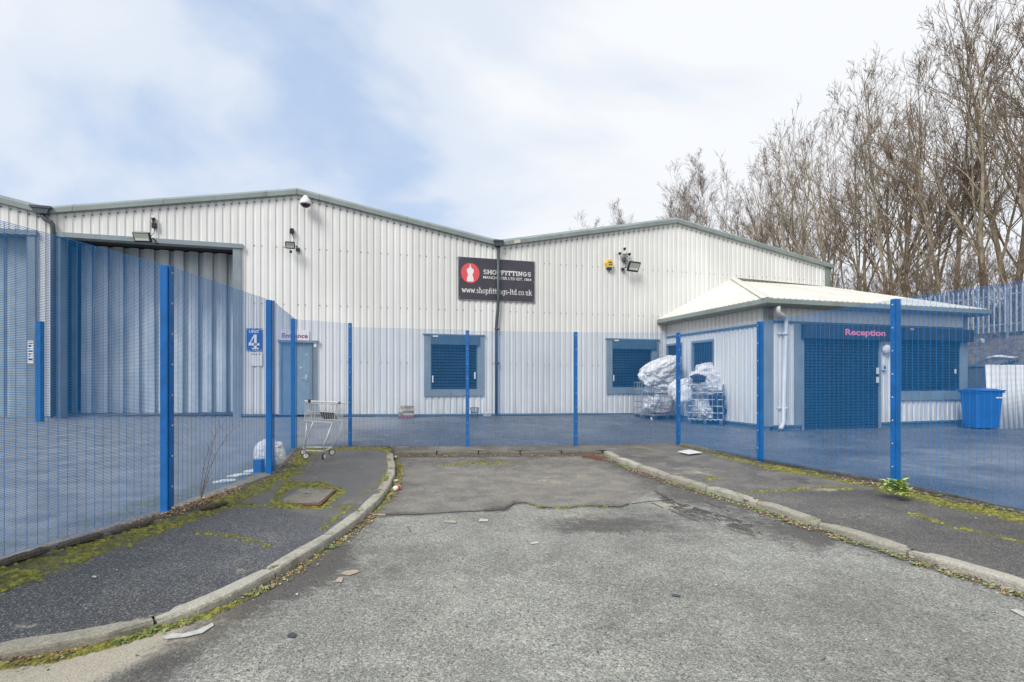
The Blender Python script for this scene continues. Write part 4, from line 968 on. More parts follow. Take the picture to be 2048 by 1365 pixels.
pvl, LX, LY, LZ, lmk = strip('pavement', [tuple(p) for p in KLb], FL, kt, lambda x, y: gz(x, y) + .004, M['pave'], paveL, 460, 110)
pvl['label'] = 'dark mossy tarmac footway left of the road'
def paveR(X, Y, PX, PY, t):
    df = pdist(X, Y, FR[3:]); dk = pdist(X, Y, [tuple(p) for p in KRb]); n = fbm(X, Y, 2.2, 33)
    moss = .64 * np.exp(-((df - .20) / .18) ** 2) * np.clip((PX - 1250) / 200, .5, 1) + .35 * np.exp(-((df - .42) / .2) ** 2) * (PX > 1750)
    moss += .55 * np.exp(-(dk / .04) ** 2) * np.exp(-((PX - 1530) / 140) ** 2) + .30 * np.exp(-(dk / .03) ** 2)
    moss += line(PX, PY, [(1495, 985), (1560, 982), (1640, 975), (1700, 978)], 4, .55) + line(PX, PY, [(1820, 1027), (1900, 1052), (1980, 1070), (2048, 1085)], 5, .62) + blob(PX, PY, 1420, 958, 50, 9, .5) + blob(PX, PY, 1550, 940, 60, 10, .42) + blob(PX, PY, 1290, 900, 50, 5, .5)
    moss += .20 * (n - .5)
    mud = .8 * np.exp(-(df / .13) ** 2) + .8 * (fbm(X, Y, 1.6, 43) - .38)
    pale = .14 + .5 * (fbm(X, Y, 2.1, 49) - .5) + blob(PX, PY, 1380, 945, 60, 12, .45) + blob(PX, PY, 1660, 978, 30, 5, .5)
    patch = np.clip(1 - (PY - 950) / 60, 0, 1) * (n > .4)
    return dict(patch=patch, moss=moss, mud=mud, pale=pale)
pvr, PRX, PRY, PRZ, prmk = strip('pavement', [tuple(p) for p in KRb], [(1.9, 10.62), (2.3, 10.9), (3.3, 11.26), (3.595, 11.3)] + FR[4:], kt, lambda x, y: gz(x, y) + .004, M['pave2'], paveR, 460, 90)
pvr['label'] = 'brown mossy tarmac footway right of the road'
def paveB(X, Y, PX, PY, t): z = fbm(X, Y, 3, 9); return dict(patch=z * 0 + 1, moss=.35 * z + .1, mud=z * .9, pale=z * .3)
strip('verge', [(-2.31, 10.37), (-.5, 10.42), (1.83, 10.49), (2.3, 10.9)], [(-2.45, 10.47), (-.901, 10.63), (1.341, 11.0), (3.4, 11.27)], lambda x, y: ktop(y) - .006, lambda x, y: gz(x, y) + .003, M['pave2'], paveB, 120, 8)
# yard
def yard():
    n, m = 330, 330; X, Y = np.meshgrid(np.linspace(-22, 24, n), np.linspace(-2, 24, m), indexing='ij')
    Z = gz(X, Y) + (fbm(X, Y, .5, 3) - .5) * .03
    loop = FL[:-1] + FR[1:]                                    # the street side of the fence stays open for road and footways
    px = np.array([p[0] for p in loop]); py = np.array([p[1] for p in loop]); ins = np.zeros(X.shape, bool)
    for i in range(len(loop)):
        x1, y1, x2, y2 = px[i - 1], py[i - 1], px[i], py[i]
        if y1 == y2: continue
        c = ((y1 > Y) != (y2 > Y)) & (X < (x2 - x1) * (Y - y1) / (y2 - y1) + x1); ins ^= c
    d = pdist(X, Y, loop)
    Z = np.where(ins, Z - np.clip(d - .0, 0, .5) * .9 - .02, Z)
    me = bpy.data.meshes.new('yard'); i = np.arange(n - 1)[:, None] * m + np.arange(m - 1)[None, :]
    q = np.stack([i, i + m, i + m + 1, i + 1], -1)
    deep = (ins & (d > .55)); qd = deep[:-1, :-1] & deep[1:, :-1] & deep[1:, 1:] & deep[:-1, 1:]
    me.from_pydata(np.c_[X.ravel(), Y.ravel(), Z.ravel()].tolist(), [], q[~qd].reshape(-1, 4).tolist())
    nn = fbm(X, Y, 1.5, 51); nl = pdist(X, Y, FL[:6])
    moss = .42 * np.exp(-((nl - .35) / .45) ** 2) + .30 * (nn - .5) + .08 + .2 * np.exp(-((X + 12) ** 2 + (Y - 11) ** 2) / 8)
    wallD = pdist(X, Y, [tuple((P0 + FD * s)[:2]) for s in (sLeft, sEnd)])
    mud = .4 * np.exp(-(wallD / .25) ** 2) + .4 * (fbm(X, Y, .6, 61) - .45)
    pale = .55 * (fbm(X, Y, 2.4, 71) - .42) + .2 * np.exp(-((X - 2) ** 2 / 30 + (Y - 15.5) ** 2 / 3))
    patch = .55 * np.exp(-((X - 9) / 4.0) ** 2 - ((Y - 8) / 4.5) ** 2) + 1 / (1 + np.exp((X + 3.2 + 2 * (fbm(X, Y, .4, 81) - .5)) / .6)) * .9 + .9 * (fbm(X, Y, .9, 83) - .45)  # paler left side is sky sheen on wet tarmac, painted into the colour
    for nm, arr in dict(moss=moss, mud=mud, pale=pale, patch=patch).items():
        a = me.attributes.new(nm, 'FLOAT', 'POINT'); a.data.foreach_set('value', np.ascontiguousarray(arr, dtype=np.float32).ravel())
    me.materials.append(M['yard']); return link_mesh(me, 'yard', None, True, 'structure', world=False)
yard()
mb = MB(); mb.box((-900, -900, -.9), (900, 900, -.8)); g_ = mb.build('ground', M['earth'], None); g_['kind'] = 'structure'
# kerbs
def kerb_run(line_, parent, mat, w_=KW, L_=.9, below=.12, side=1, jit=.006, ztop=ktop, round_=.018, gap=.022):
    P = resample(line_, 400); d = np.r_[0, np.cumsum(np.hypot(*np.diff(P, axis=0).T))]; tot = d[-1]; n = max(1, round(tot / L_))
    for i in range(n):
        a, b = tot * i / n + gap / 2, tot * (i + 1) / n - gap / 2; k = 5; ts = np.linspace(a, b, k)
        x = np.interp(ts, d, P[:, 0]); y = np.interp(ts, d, P[:, 1]); T_ = np.gradient(np.c_[x, y], axis=0); T_ /= np.linalg.norm(T_, axis=1)[:, None]
        nx, ny = -T_[:, 1] * side, T_[:, 0] * side; j = random.uniform(-jit, jit); jj = random.uniform(-jit, jit)
        sec = [(0, -below), (0, -round_ * 1.2), (round_ * .35, -round_ * .35), (round_ * 1.2, 0), (w_ - .008, 0), (w_, -.008), (w_, -below)]
        v = []; f = []; m = len(sec)
        for q in range(k):
            zt = float(ztop(y[q])) + j * (1 - q / 4) + jj * q / 4; e = .014 if q in (0, k - 1) else 0
            for o_, z_ in sec:
                r_ = random.uniform(-.0025, .0025); oo = o_ + (e if o_ < .01 else 0)
                v.append((x[q] + nx[q] * (oo + r_), y[q] + ny[q] * (oo + r_), zt + z_ - (e if z_ > -.05 else 0) + r_))
        for q in range(k - 1):
            for s in range(m - 1): f.append((q * m + s, q * m + s + 1, (q + 1) * m + s + 1, (q + 1) * m + s))
        f.append(tuple(range(m))); f.append(tuple((k - 1) * m + s for s in reversed(range(m))))
        mbk = MB(); mbk.add(v, f if side > 0 else [tuple(reversed(q)) for q in f]); o = mbk.build('kerb_stone', mat, parent)
def kerb(label, loc):
    o = bpy.data.objects.new('kerb', None); col.objects.link(o); o.location = loc; o['kind'] = 'structure'; o['label'] = label; return o
kerb_run([p for p in KL if p[1] > -1.2], kerb('curved pale concrete kerb left of the road', (-1.7, 4, 0)), M['kerb'])
kerb_run([p for p in KR if p[1] > -1.2], kerb('pale concrete kerb right of the road', (3, 5, 0)), M['kerb'])
kerb_run(KB, kerb('mossy kerb across the end of the road', (0, 10.3, 0)), M['kerbold'], L_=.75)
edge = kerb('thin concrete edging under the right fence', (4.5, 8, 0))
kerb_run(offset(resample([(3.5, 11.2)] + FR[4:8], 60), .06).tolist(), edge, M['kerbold'], w_=.05, L_=1.1, ztop=lambda y: .145 + .0 * y, side=1)
edl = kerb('broken dark edging under the left fence', (-3.4, 4, .2))
for (x0, y0, x1, y1) in ((-40, 1142, 95, 1104), (113, 1097, 205, 1073), (225, 1067, 305, 1045), (402, 1020, 455, 1008)):
    a, b = on_yard(x0, y0), on_yard(x1, y1); d = (b - a); L_ = d.length; an = math.atan2(d.y, d.x)
    mb = MB(Matrix.Translation(a) @ Matrix.Rotation(an, 4, 'Z')); n = 8; pts = []; 
    mb.tube([(L_ * i / n, random.uniform(-.012, .012), .008 + random.uniform(-.006, .006)) for i in range(n + 1)], [.016] + [random.uniform(.022, .032) for _ in range(n - 1)] + [.018], 7)
    mb.build('edging_piece', M['kerbdark'], edl)

# ------------------------------------------------------------------ blue mesh fence
fence = thing('security_fence', 'tall blue close-mesh security fence round the road end', 'fence', (0, 10.8, .1))
posts = [(None, -4.0, .7, .22, 2.64), (None, -3.74, 2.95, .22, 2.64), (341, 531, 1018, 5.17), (546, 601, 941, 7.43), (592, 638, 897, 9.97), (700, 646, 898, 10.4), (935, 661, 898, 10.63), (1152, 664, 893, 11.0), (1358, 665, 888, 11.3), (1517, 643, 922, 9.03), (1787, 598, 967, 6.81), (None, 5.41, 4.61, .13, 2.52), (None, 5.9, 2.3, .13, 2.52)]
PT_ = []
for p in posts:
    if p[0] is None: PT_.append((Vector((p[1], p[2], 0)), p[3], p[4]))
    else: a = W(p[0], p[1], p[3]); b = W(p[0], p[2], p[3]); PT_.append((Vector((a.x, a.y, 0)), b.z, a.z))
cen = Vector((0, 6, 0))
for i, (p, zb_, zt) in enumerate(PT_):
    d = (PT_[min(i + 1, len(PT_) - 1)][0] - PT_[max(i - 1, 0)][0]).normalized(); o = Vector((d.y, -d.x, 0))    # o: to the street side
    if o.dot(cen - p) < 0: o = -o
    if i == 4: d = (PT_[4][0] - PT_[3][0]).normalized(); o = Vector((d.y, -d.x, 0)); 
    if i == 8: d = (PT_[8][0] - PT_[7][0]).normalized(); o = Vector((d.y, -d.x, 0))
    an = math.atan2(d.y, d.x); L = Matrix.Translation(p + Vector((0, 0, 0))) @ Matrix.Rotation(an, 4, 'Z')
    mb = MB(L); mb.bbox((-.03, .010, zb_ - .3), (.03, .09, zt), .005); po = mb.build('post', M['blue'], fence)
    mb = MB(L); mb.bbox((-.03, -.016, zb_ + .02), (.03, -.008, zt - .004), .002); mb.build('clamp_bar', M['blue'], po)
    mb = MB(L); z = zt - .08
    while z > zb_ + .06: mb.tube([(0, -.016, z), (0, -.021, z), (0, -.026, z)], [.0115, .0115, .006], 8); z -= .30
    mb.build('bolts', M['zinc'], po, kind='stuff')
def bars(mb, P, Q, wv, r):
    """many straight square-section wires at once"""
    b = len(mb.v)
for i in range(len(PT_) - 1):
    (p, a0, a1), (q, b0, b1) = PT_[i], PT_[i + 1]; ta, tb = a1 - .015, b1 - .015
    wr_ = .0013 if 4 <= i <= 7 else (.0021 if i < 3 else .0018)
    if i == 5: ta, tb = W(700, 655, 10.4).z, W(935, 660.5, 10.63).z
    V = []; Fc = []; d = (q - p); Ln = d.length; d.normalize(); nn = Vector((d.y, -d.x, 0))
    def wire(a, b, side, r):
        k = len(V)
        for e in (a, b): V.extend([tuple(e + side * r), tuple(e + nn * r), tuple(e - side * r), tuple(e - nn * r)])
        Fc.extend([(k, k + 1, k + 5, k + 4), (k + 1, k + 2, k + 6, k + 5), (k + 2, k + 3, k + 7, k + 6), (k + 3, k, k + 4, k + 7)])
    Hh = max(ta - a0, tb - b0); nh = int(Hh / .0127); up_ = Vector((0, 0, 1))
    for j in range(nh + 1):
        t = j / nh; wire(p + up_ * (a0 + .03 + (ta - a0 - .03) * t), q + up_ * (b0 + .03 + (tb - b0 - .03) * t), up_, wr_)
    nv = int(Ln / .0762); off_ = nn * .004
    for j in range(nv + 1):
        t = (j + .5) / (nv + 1); base = p + d * Ln * t; wire(base + up_ * (a0 + .03 + (b0 - a0) * t) + off_, base + up_ * (ta + (tb - ta) * t) + off_, d, wr_ + .0001)
    me = bpy.data.meshes.new('mesh_panel'); me.from_pydata(V, [], Fc); me.materials.append(M['bluewire']); link_mesh(me, 'mesh_panel', fence, kind='stuff')

# ------------------------------------------------------------------ yard posts and stub
def steel_post(label, px, y0, y1, wd, Y=None):
    p = on_yard(px, y1)
    if Y: x_ = (px - CX) / F * Y; p = Vector((x_, Y, float(gz(x_, Y))))
    p = p; t = W(px, y0, p.y); mb = MB(Matrix.Translation(p)); mb.bbox((-wd / 2, -wd / 2, -.05), (wd / 2, wd / 2, t.z - p.z), .008)
    th = thing('steel_post', label, 'post', p); mb.build('shaft', M['blue'], th); mb = MB(Matrix.Translation(p)); mb.bbox((-wd / 2 - .004, -wd / 2 - .004, t.z - p.z + .001), (wd / 2 + .004, wd / 2 + .004, t.z - p.z + .015), .004); mb.build('cap', M['blue'], th)
steel_post('blue square gate post standing near the far left doorway', 80, 645, 832, .13, 13.2)
steel_post('short blue post stub beside the round white sack behind the fence', 518, 921, 944, .12)

# ------------------------------------------------------------------ shopping trolley
g0 = at_z(640, 918, .17); tr = thing('shopping_trolley', 'small pale wire shopping trolley standing at the fence corner', 'shopping trolley', (g0.x, g0.y, .165), 0)
TY = 8.75; k_ = TY / F
def tp(px, py, dy=0): return Vector(((px - CX) * k_, TY + dy, CZ + (HY - py) * k_))
D = .40
def wire_tube(pts, r, name=None, mat='chrome', n=6):
    mb = MB(); mb.tube(pts, r, n); return mb
# basket: front face from (608,806)-(672,809) top to (609,842)-(668,846) bottom; back is D deeper
tl, tr_, bl, br = tp(611, 806), tp(673, 809), tp(609, 842), tp(667, 846)
dv = Vector((.015, D, 0)); mb = MB()
for (a, b) in ((tl, tr_), (bl, br)):
    mb.tube([a, b], .009, 6); mb.tube([a + dv, b + dv], .009, 6)
for a in (tl, tr_, bl, br): mb.tube([a, a + dv], .007, 6)
for a, b in ((tl, bl), (tr_, br)): mb.tube([a, b], .007, 6); mb.tube([a + dv, b + dv], .007, 6)
mid1, mid2 = tl.lerp(bl, .45), tr_.lerp(br, .45); mb.tube([mid1, mid2], .005, 5); mb.tube([mid1 + dv, mid2 + dv], .005, 5)
mb.build('basket_frame', M['chrome'], tr)
mb = MB()
for i in range(1, 17):
    t = i / 17; a, b = tl.lerp(tr_, t), bl.lerp(br, t); a2 = a.lerp(b, .15)
    mb.tube([a2, b], .003, 4); mb.tube([a2 + dv, b + dv], .003, 4); mb.tube([b, b + dv], .003, 4)
for i in range(1, 9):
    t = i / 9
    for a, b in ((tl, bl), (tr_, br)): mb.tube([a + dv * t, b + dv * t], .003, 4)
mb.build('basket_wires', M['chrome'], tr, kind='stuff')
mb = MB(); mb.tube([tl + Vector((-.01, 0, .03)), tr_ + Vector((.02, 0, .03))], .014, 8); mb.build('handle', M['white'], tr)
mb = MB(); c = tp(619, 803); mb.tube([c + Vector((0, 0, -.02)), c + Vector((0, 0, .03))], .025, 10); mb.build('coin_lock', M['black'], tr)
mb = MB(); c = tp(673, 808, .1); mb.tube([c, c + Vector((.03, 0, .02))], .014, 8); mb.build('end_cap', M['black'], tr)
mb = MB(); a = tp(660, 832, .2); mb.add([tp(632, 826, .15), tp(662, 826, .15), tp(662, 842, .35), tp(632, 842, .35)], [(0, 1, 2, 3)]); mb.build('child_flap', M['slate'], tr)
def leg(pts, r=.010): mb = MB(); mb.tube(pts, r, 8); mb.build('leg', M['chrome'], tr, True)
wz = .055
WH = [tp(611.5, 911), tp(648, 914), tp(666, 901.5, .0), tp(606, 898)]
yb = [0, 0, .36, .36]
WH = [Vector(((px - CX) / F * (TY + q), TY + q, .17 + wz)) for px, q in ((612, .0), (648, -.05), (664, .42), (607, .45))]
tops = [bl + Vector((.04, 0, 0)), br + Vector((-.02, 0, 0)), br + dv, bl + dv]
leg([tops[0], WH[0] + Vector((-.02, 0, .10))]); 
leg([tops[1], tops[1].lerp(WH[1], .45) + Vector((-.03, 0, 0)), WH[1] + Vector((-.0, 0, .22)), WH[1] + Vector((0, 0, .08))])
leg([tops[2], tops[2].lerp(WH[2], .5) + Vector((.04, 0, 0)), WH[2] + Vector((0, 0, .08))]); leg([tops[3], WH[3] + Vector((0, 0, .08))])
mb = MB(); up1 = Vector((0, 0, .085))
for a, b in ((0, 1), (1, 2), (2, 3), (3, 0)): mb.tube([WH[a] + up1, WH[b] + up1], .012, 6)
mb.build('chassis', M['chrome'], tr)
for i, c in enumerate(WH):
    ax = Matrix.Translation(c) @ Matrix.Rotation(R((15, 80, 35, 20)[i]), 4, 'Z') @ Matrix.Rotation(R(90), 4, 'X')
    mb = MB(ax); mb.lathe([(.040, -.014), (.055, -.012), (.055, .012), (.040, .014)], 20); wh = mb.build('wheel', M['rubber'], tr)
    mb = MB(ax); mb.lathe([(.008, -.018), (.041, -.0155), (.041, .0155), (.008, .018)], 16); mb.build('hub', M['white'], wh)
    mb = MB(); s_ = (ax.to_3x3() @ Vector((0, 0, 1))) * .022
    mb.tube([c + s_, c + s_ + Vector((0, 0, .05)), c + Vector((0, 0, .085))], .006, 5); mb.tube([c - s_, c - s_ + Vector((0, 0, .05)), c + Vector((0, 0, .085))], .006, 5); mb.tube([c + Vector((0, 0, .06)), c + Vector((0, 0, .10))], .018, 8); mb.build('castor_fork', M['zinc'], tr)

# ------------------------------------------------------------------ sacks
def sack_mesh(c, size, seed, wr=.10, rz=0, sub=5, rx=0, ry=0, flat=.0, pw=.8):
    import bmesh
    bm = bmesh.new(); bmesh.ops.create_icosphere(bm, subdivisions=sub, radius=1); off = Vector((seed * 3.7, seed * 1.3, 0))
    for v in bm.verts:
        p = v.co.copy(); n1 = mnoise.noise(p * 1.3 + off) * wr * 2.2; n2 = abs(mnoise.noise(p * 3.2 + off)) * wr * 1.6; n3 = abs(mnoise.noise(p * 7.5 + off)) * wr * 1.0 + abs(mnoise.noise(p * 16 + off)) * wr * .5
        q = Vector([math.copysign(abs(a) ** pw, a) for a in p]); v.co = q * (1 + n1 - n2 - n3)
        if v.co.z < -.7: v.co.z = -.7 + (v.co.z + .7) * flat
    bm.transform(Matrix.Translation(c) @ Matrix.Rotation(rz, 4, 'Z') @ Matrix.Rotation(ry, 4, 'Y') @ Matrix.Rotation(rx, 4, 'X') @ Matrix.Diagonal((*[s / 2 for s in size], 1)))
    me = bpy.data.meshes.new('sack'); bm.to_mesh(me); bm.free(); return me
def sack(name, label, cat, px, py, Y, size, seed, mat, group=None, parent=None, **kw):
    me = sack_mesh(W(px, py, Y), size, seed, **kw); me.materials.append(mat); o = link_mesh(me, name, parent, True)
    if parent is None: tag(o, label, cat, group)
    return o
# ------------------------------------------------------------------ wire cages (pallet tank cages) full of waste
def cage(label, cpx, cpy, rz, w_=1.2, d_=1.0, h=1.03):
    p = on_yard(cpx, cpy); L = Matrix.Translation(p) @ Matrix.Rotation(rz, 4, 'Z') @ Matrix.Translation((0, 0, 0))
    t = thing('pallet_cage', label, 'cage', p, rz, 'wire pallet cages of waste by the wall')
    x0, x1, y0, y1 = -w_ / 2, w_ / 2, -d_ / 2, d_ / 2; zb_ = .17
    mb = MB(L)
    for i in range(7): y = y0 + (d_ - .1) * i / 6; mb.bbox((x0, y, .11), (x1, y + .1, .13), .003)
    pal = mb.build('pallet', M['wood'], t)
    mb = MB(L)
    for x in (x0, -.07, x1 - .14):
        for y in (y0, -.05, y1 - .1): mb.box((x, y, .0), (x + .14, y + .1, .108))
    mb.each('pallet_block', M['pipe'], t)
    for side in range(4):
        mb = MB(L); r = .009
        if side < 2: A, B = (x0, (y0, y1)[side]), (x1, (y0, y1)[side])
        else: A, B = ((x0, x1)[side - 2], y0), ((x0, x1)[side - 2], y1)
        A, B = Vector((*A, 0)), Vector((*B, 0)); nvt = 9 if side < 2 else 8
        for j in range(nvt): q = A.lerp(B, j / (nvt - 1)); mb.tube([q + Vector((0, 0, .14)), q + Vector((0, 0, zb_ + h))], r, 5)
        for z in (.15, .15 + h * .19, .15 + h * .39, .15 + h * .58, .15 + h * .79, zb_ + h): mb.tube([A + Vector((0, 0, z)), B + Vector((0, 0, z))], r * 1.25, 5)
        mb.build('cage_side', M['zinc'], t)
    return t, p, L
c1, p1, L1 = cage('left wire pallet cage stuffed with white sacks under the second window', 1316, 836, TH + R(8))
c2, p2, L2 = cage('right wire pallet cage with black and white rubbish bags', 1414, 846, R(48) + TH)
G2 = 'sacks heaped in the wire cages'
def inside(name, label, L, c, size, seed, mat, **kw):
    me = sack_mesh(L @ Vector(c), size, seed, **kw); me.materials.append(mat); tag(link_mesh(me, name, None, True), label, 'sack', G2)
Y1 = p1.y
inside('white_sack', 'flat white sack lying over the middle of the left cage', L1, (0, .0, 1.0), (1.1, .85, .42), 41, M['sack'], wr=.14)
sack('white_sack', 'white bag bulging between the two cages behind the blue post', 'sack', 1362, 786, p2.y - .05, (.75, .7, .95), 42, M['sack'], G2, wr=.14)
sack('white_sack', 'huge bulging white sack leaning across the top of the left cage', 'sack', 1322, 741, Y1, (1.75, .95, .82), 2, M['sack'], G2, rz=TH, ry=R(-24), wr=.12)
inside('white_sack', 'white sack filling the left end of the left cage', L1, (-.28, -.0, .46), (.60, .84, .70), 4, M['sack'], wr=.16)
inside('white_sack', 'long white sack at the right end of the left cage', L1, (.22, -.0, .66), (.76, .84, 1.15), 6, M['sack'], wr=.11)
inside('clear_sack', 'grey plastic waste low in the left cage front', L1, (-.05, -.36, .3), (.5, .28, .3), 8, M['sackpink'], wr=.2)
inside('white_sack', 'white plastic sack under the black bag in the right cage', L2, (0, .0, 1.02), (1.05, .85, .42), 12, M['sack'], wr=.16)
sack('white_sack', 'peaked white sack heaped on the back of the right cage', 'sack', 1427, 757, p2.y + .25, (1.5, .8, .95), 13, M['sack'], G2, wr=.15)
sack('black_sack', 'small shiny black bag on top of the right cage', 'sack', 1396, 757, p2.y - .35, (.52, .4, .27), 14, M['sackdark'], G2, wr=.2, pw=1, flat=1)
inside('black_sack', 'black bin bag at the middle of the right cage', L2, (-.40, -.34, .66), (.42, .40, .52), 15, M['sackdark'], wr=.2)
inside('black_sack', 'flattened black bag low in the right cage', L2, (-.12, -.42, .36), (.55, .28, .34), 16, M['sackdark'], wr=.22)
inside('clear_sack', 'pinkish rag bundle low in the right cage', L2, (.25, -.40, .50), (.42, .3, .5), 17, M['sackpink'], wr=.24)
inside('white_sack', 'crumpled white bag in the bottom of the right cage', L2, (-.35, .05, .33), (.45, .75, .42), 18, M['sack'], wr=.24)
inside('white_sack', 'white bag at the right corner of the right cage', L2, (.32, .1, .82), (.55, .8, .5), 19, M['sack'], wr=.2)
inside('white_sack', 'white bag filling the back of the right cage', L2, (0.05, .12, .62), (.98, .62, .9), 22, M['sack'], wr=.15)
sack('plastic_sheet', 'clear plastic sheet hanging off the right side of the right cage', 'plastic sheet', 1472, 812, p2.y + .1, (.3, .25, 1.15), 20, M['sackclear'], ry=R(-8), wr=.22)
sack('plastic_sheet', 'scrap of crumpled plastic on the ground under the left cage', 'plastic sheet', 1306, 838, p1.y - .6, (.16, .1, .16), 23, M['sack'], wr=.25)
# white tub behind the left fence
p = on_yard(530, 940); t = thing('round_sack', 'round white plastic sack standing behind the left fence', 'sack', p)
L = Matrix.Translation(p + Vector((0, .1, .255))) @ Matrix.Rotation(R(15), 4, 'Z') @ Matrix.Rotation(R(78), 4, 'X')
me = sack_mesh(p + Vector((0.02, .1, .22)), (.46, .30, .48), 61, .05, flat=.6, pw=1); me.materials.append(M['sack']); link_mesh(me, 'bag_body', t, True); me = sack_mesh(p + Vector((.18, .06, .36)), (.11, .1, .1), 62, .2, sub=3); me.materials.append(M['sack']); link_mesh(me, 'bag_knot', t, True)
for i, (x, y, a, b) in enumerate(((450, 965, .30, .10), (478, 953, .28, .12), (508, 944, .25, .10))):
    p = on_yard(x, y); mb = MB(Matrix.Translation(p + Vector((0, 0, .012))) @ Matrix.Rotation(R(38), 4, 'Z')); n = 10
    pts = [(a * .5 * math.cos(2 * math.pi * j / n) * random.uniform(.75, 1.1), b * .5 * math.sin(2 * math.pi * j / n) * random.uniform(.7, 1.1)) for j in range(n)]
    mb.add([(x_, y_, random.uniform(0, .02)) for x_, y_ in pts] + [(x_, y_, -.01) for x_, y_ in pts] + [(0, 0, .03)], [(j, (j + 1) % n, 2 * n) for j in range(n)] + [(j, n + j, n + (j + 1) % n, (j + 1) % n) for j in range(n)])
    o = mb.build('foam_scrap', M['white'], None); tag(o, ('long white foam scrap nearest the camera behind the left fence', 'middle white foam scrap behind the left fence', 'white foam scrap closest to the blue stub')[i], 'scrap', 'white foam scraps behind the left fence')
# ------------------------------------------------------------------ wheeled bin
p = on_yard(1962, 858); bn = thing('wheeled_bin', 'blue wheeled waste bin in front of the reception window corner', 'bin', p, TH)
k = p.y / F; L = Matrix.Translation(p) @ Matrix.Rotation(TH * .35, 4, 'Z'); Wt, Wb, Hh = 57 * k, 50 * k, 80 * k
mb = MB(L)
def frust(mb, w0, d0, z0, w1, d1, z1): 
    v = []
    for w_, d_, z in ((w0, d0, z0), (w1, d1, z1)):
        c = .05
        v += [(-w_ / 2 + c, -d_ / 2, z), (w_ / 2 - c, -d_ / 2, z), (w_ / 2, -d_ / 2 + c, z), (w_ / 2, d_ / 2 - c, z), (w_ / 2 - c, d_ / 2, z), (-w_ / 2 + c, d_ / 2, z), (-w_ / 2, d_ / 2 - c, z), (-w_ / 2, -d_ / 2 + c, z)]
    mb.add(v, [(i, (i + 1) % 8, 8 + (i + 1) % 8, 8 + i) for i in range(8)] + [tuple(range(7, -1, -1)), tuple(range(8, 16))])
frust(mb, Wb, .50, .05, Wt, .60, Hh - .12); mb.build('body', M['binblue'], bn)
mb = MB(L); mb.bbox((-Wt / 2 - .025, -.32, Hh - .119), (Wt / 2 + .025, .32, Hh - .07), .015); mb.build('rim', M['binblue'], bn)
mb = MB(L); mb.bbox((-Wt / 2 - .035, -.34, Hh - .068), (Wt / 2 + .035, .34, Hh - .03), .015); frust(mb, Wt - .05, .6, Hh - .029, Wt - .25, .4, Hh + .01); ld = mb.build('lid', M['binblue'], bn)
mb = MB(L); mb.tube([(-Wt / 2, .37, Hh - .04), (Wt / 2, .37, Hh - .04)], .015, 8); mb.build('handle', M['binblue'], ld)
for sx in (-1, 1):
    mb = MB(L); mb.tube([(sx * (Wb / 2 - .02), .24, .1), (sx * (Wb / 2 + .04), .24, .1)], .1, 16); mb.build('wheel', M['rubber'], bn)
mb = MB(L); mb.box((Wt / 2 - .26, -.309, Hh - .28), (Wt / 2 - .08, -.296, Hh - .24)); mb.each('label_sticker', M['letter'], bn)
# leaning corrugated sheet
p = on_yard(2025, 862); L = Matrix.Translation(p + Vector((.42, .62, 0))) @ Matrix.Rotation(TH * .6, 4, 'Z') @ Matrix.Rotation(R(-12), 4, 'X')
mb = MB(L); n = 60; Hs = 133 * p.y / F * 1.03; v = []
for j in range(n + 1):
    x = -.25 + 1.6 * j / n; y = .022 * math.sin(j * .9); sl = .0
    v += [(x - .42, y, 0), (x, y, Hs)]
mb.add(v, [(2 * j, 2 * j + 2, 2 * j + 3, 2 * j + 1) for j in range(n)]); o = mb.build('corrugated_sheet', M['leansheet'], None, True)
so = o.modifiers.new('thick', 'SOLIDIFY'); so.thickness = .004
tag(o, 'white corrugated sheets leaning against the grey wall by the blue bin', 'metal sheet')
# ------------------------------------------------------------------ bits along the wall
def at_wall(px, off): s, _ = fs(px, HY, off); q = MF @ Vector((s, -off, 0)); q.z = float(gz(q.x, q.y)) + .0; return q
q = at_wall(813, .45); t = thing('block_stack', 'small stack of pale blocks and red bricks by the wall', 'block stack', q, TH)
L = Matrix.Translation(q) @ Matrix.Rotation(TH, 4, 'Z')
for (x0, z0_, x1, z1_, m_) in ((-.24, 0, .02, .07, 'brick_red'), (.03, 0, .22, .07, 'brick_red'), (-.12, .075, .23, .20, 'block'), (-.14, .205, .24, .29, 'block'), (-.20, .295, -.05, .38, 'block'), (-.04, .295, .22, .37, 'wood'), (-.24, .075, -.13, .18, 'wood')):
    mb = MB(L); mb.bbox((x0, -.1 + random.uniform(-.02, .02), z0_), (x1, .12, z1_), .006); mb.build('brick' if m_ == 'brick_red' else 'block', M[m_], t)
q = at_wall(949, .4); t = thing('wire_basket', 'grey mesh waste basket by the wall right of the blue post', 'basket', q, TH)
L = Matrix.Translation(q) @ Matrix.Rotation(TH, 4, 'Z'); mb = MB(L)
for i in range(20): a = 2 * math.pi * i / 20; mb.tube([(.10 * math.cos(a), .10 * math.sin(a), 0), (.14 * math.cos(a), .14 * math.sin(a), .30)], .005, 4)
mb.build('basket_bars', M['pipe'], t, kind='stuff')
mb = MB(L)
for rr, z in ((.102, .01), (.12, .15), (.142, .30)): mb.tube([(rr * math.cos(2 * math.pi * i / 20), rr * math.sin(2 * math.pi * i / 20), z) for i in range(21)], .007, 5)
mb.build('rim', M['pipe'], t)
q = at_wall(974, .35); t = thing('plastic_box', 'low clear plastic box against the wall foot by the drainpipe', 'box', q, TH)
L = Matrix.Translation(q) @ Matrix.Rotation(TH, 4, 'Z'); mb = MB(L); mb.bbox((-.12, -.09, 0), (.12, .09, .11), .02); mb.build('box_body', M['sackclear'], t)
mb = MB(L); mb.bbox((-.13, -.10, .111), (.13, .10, .13), .006); mb.build('lid', M['white'], t)

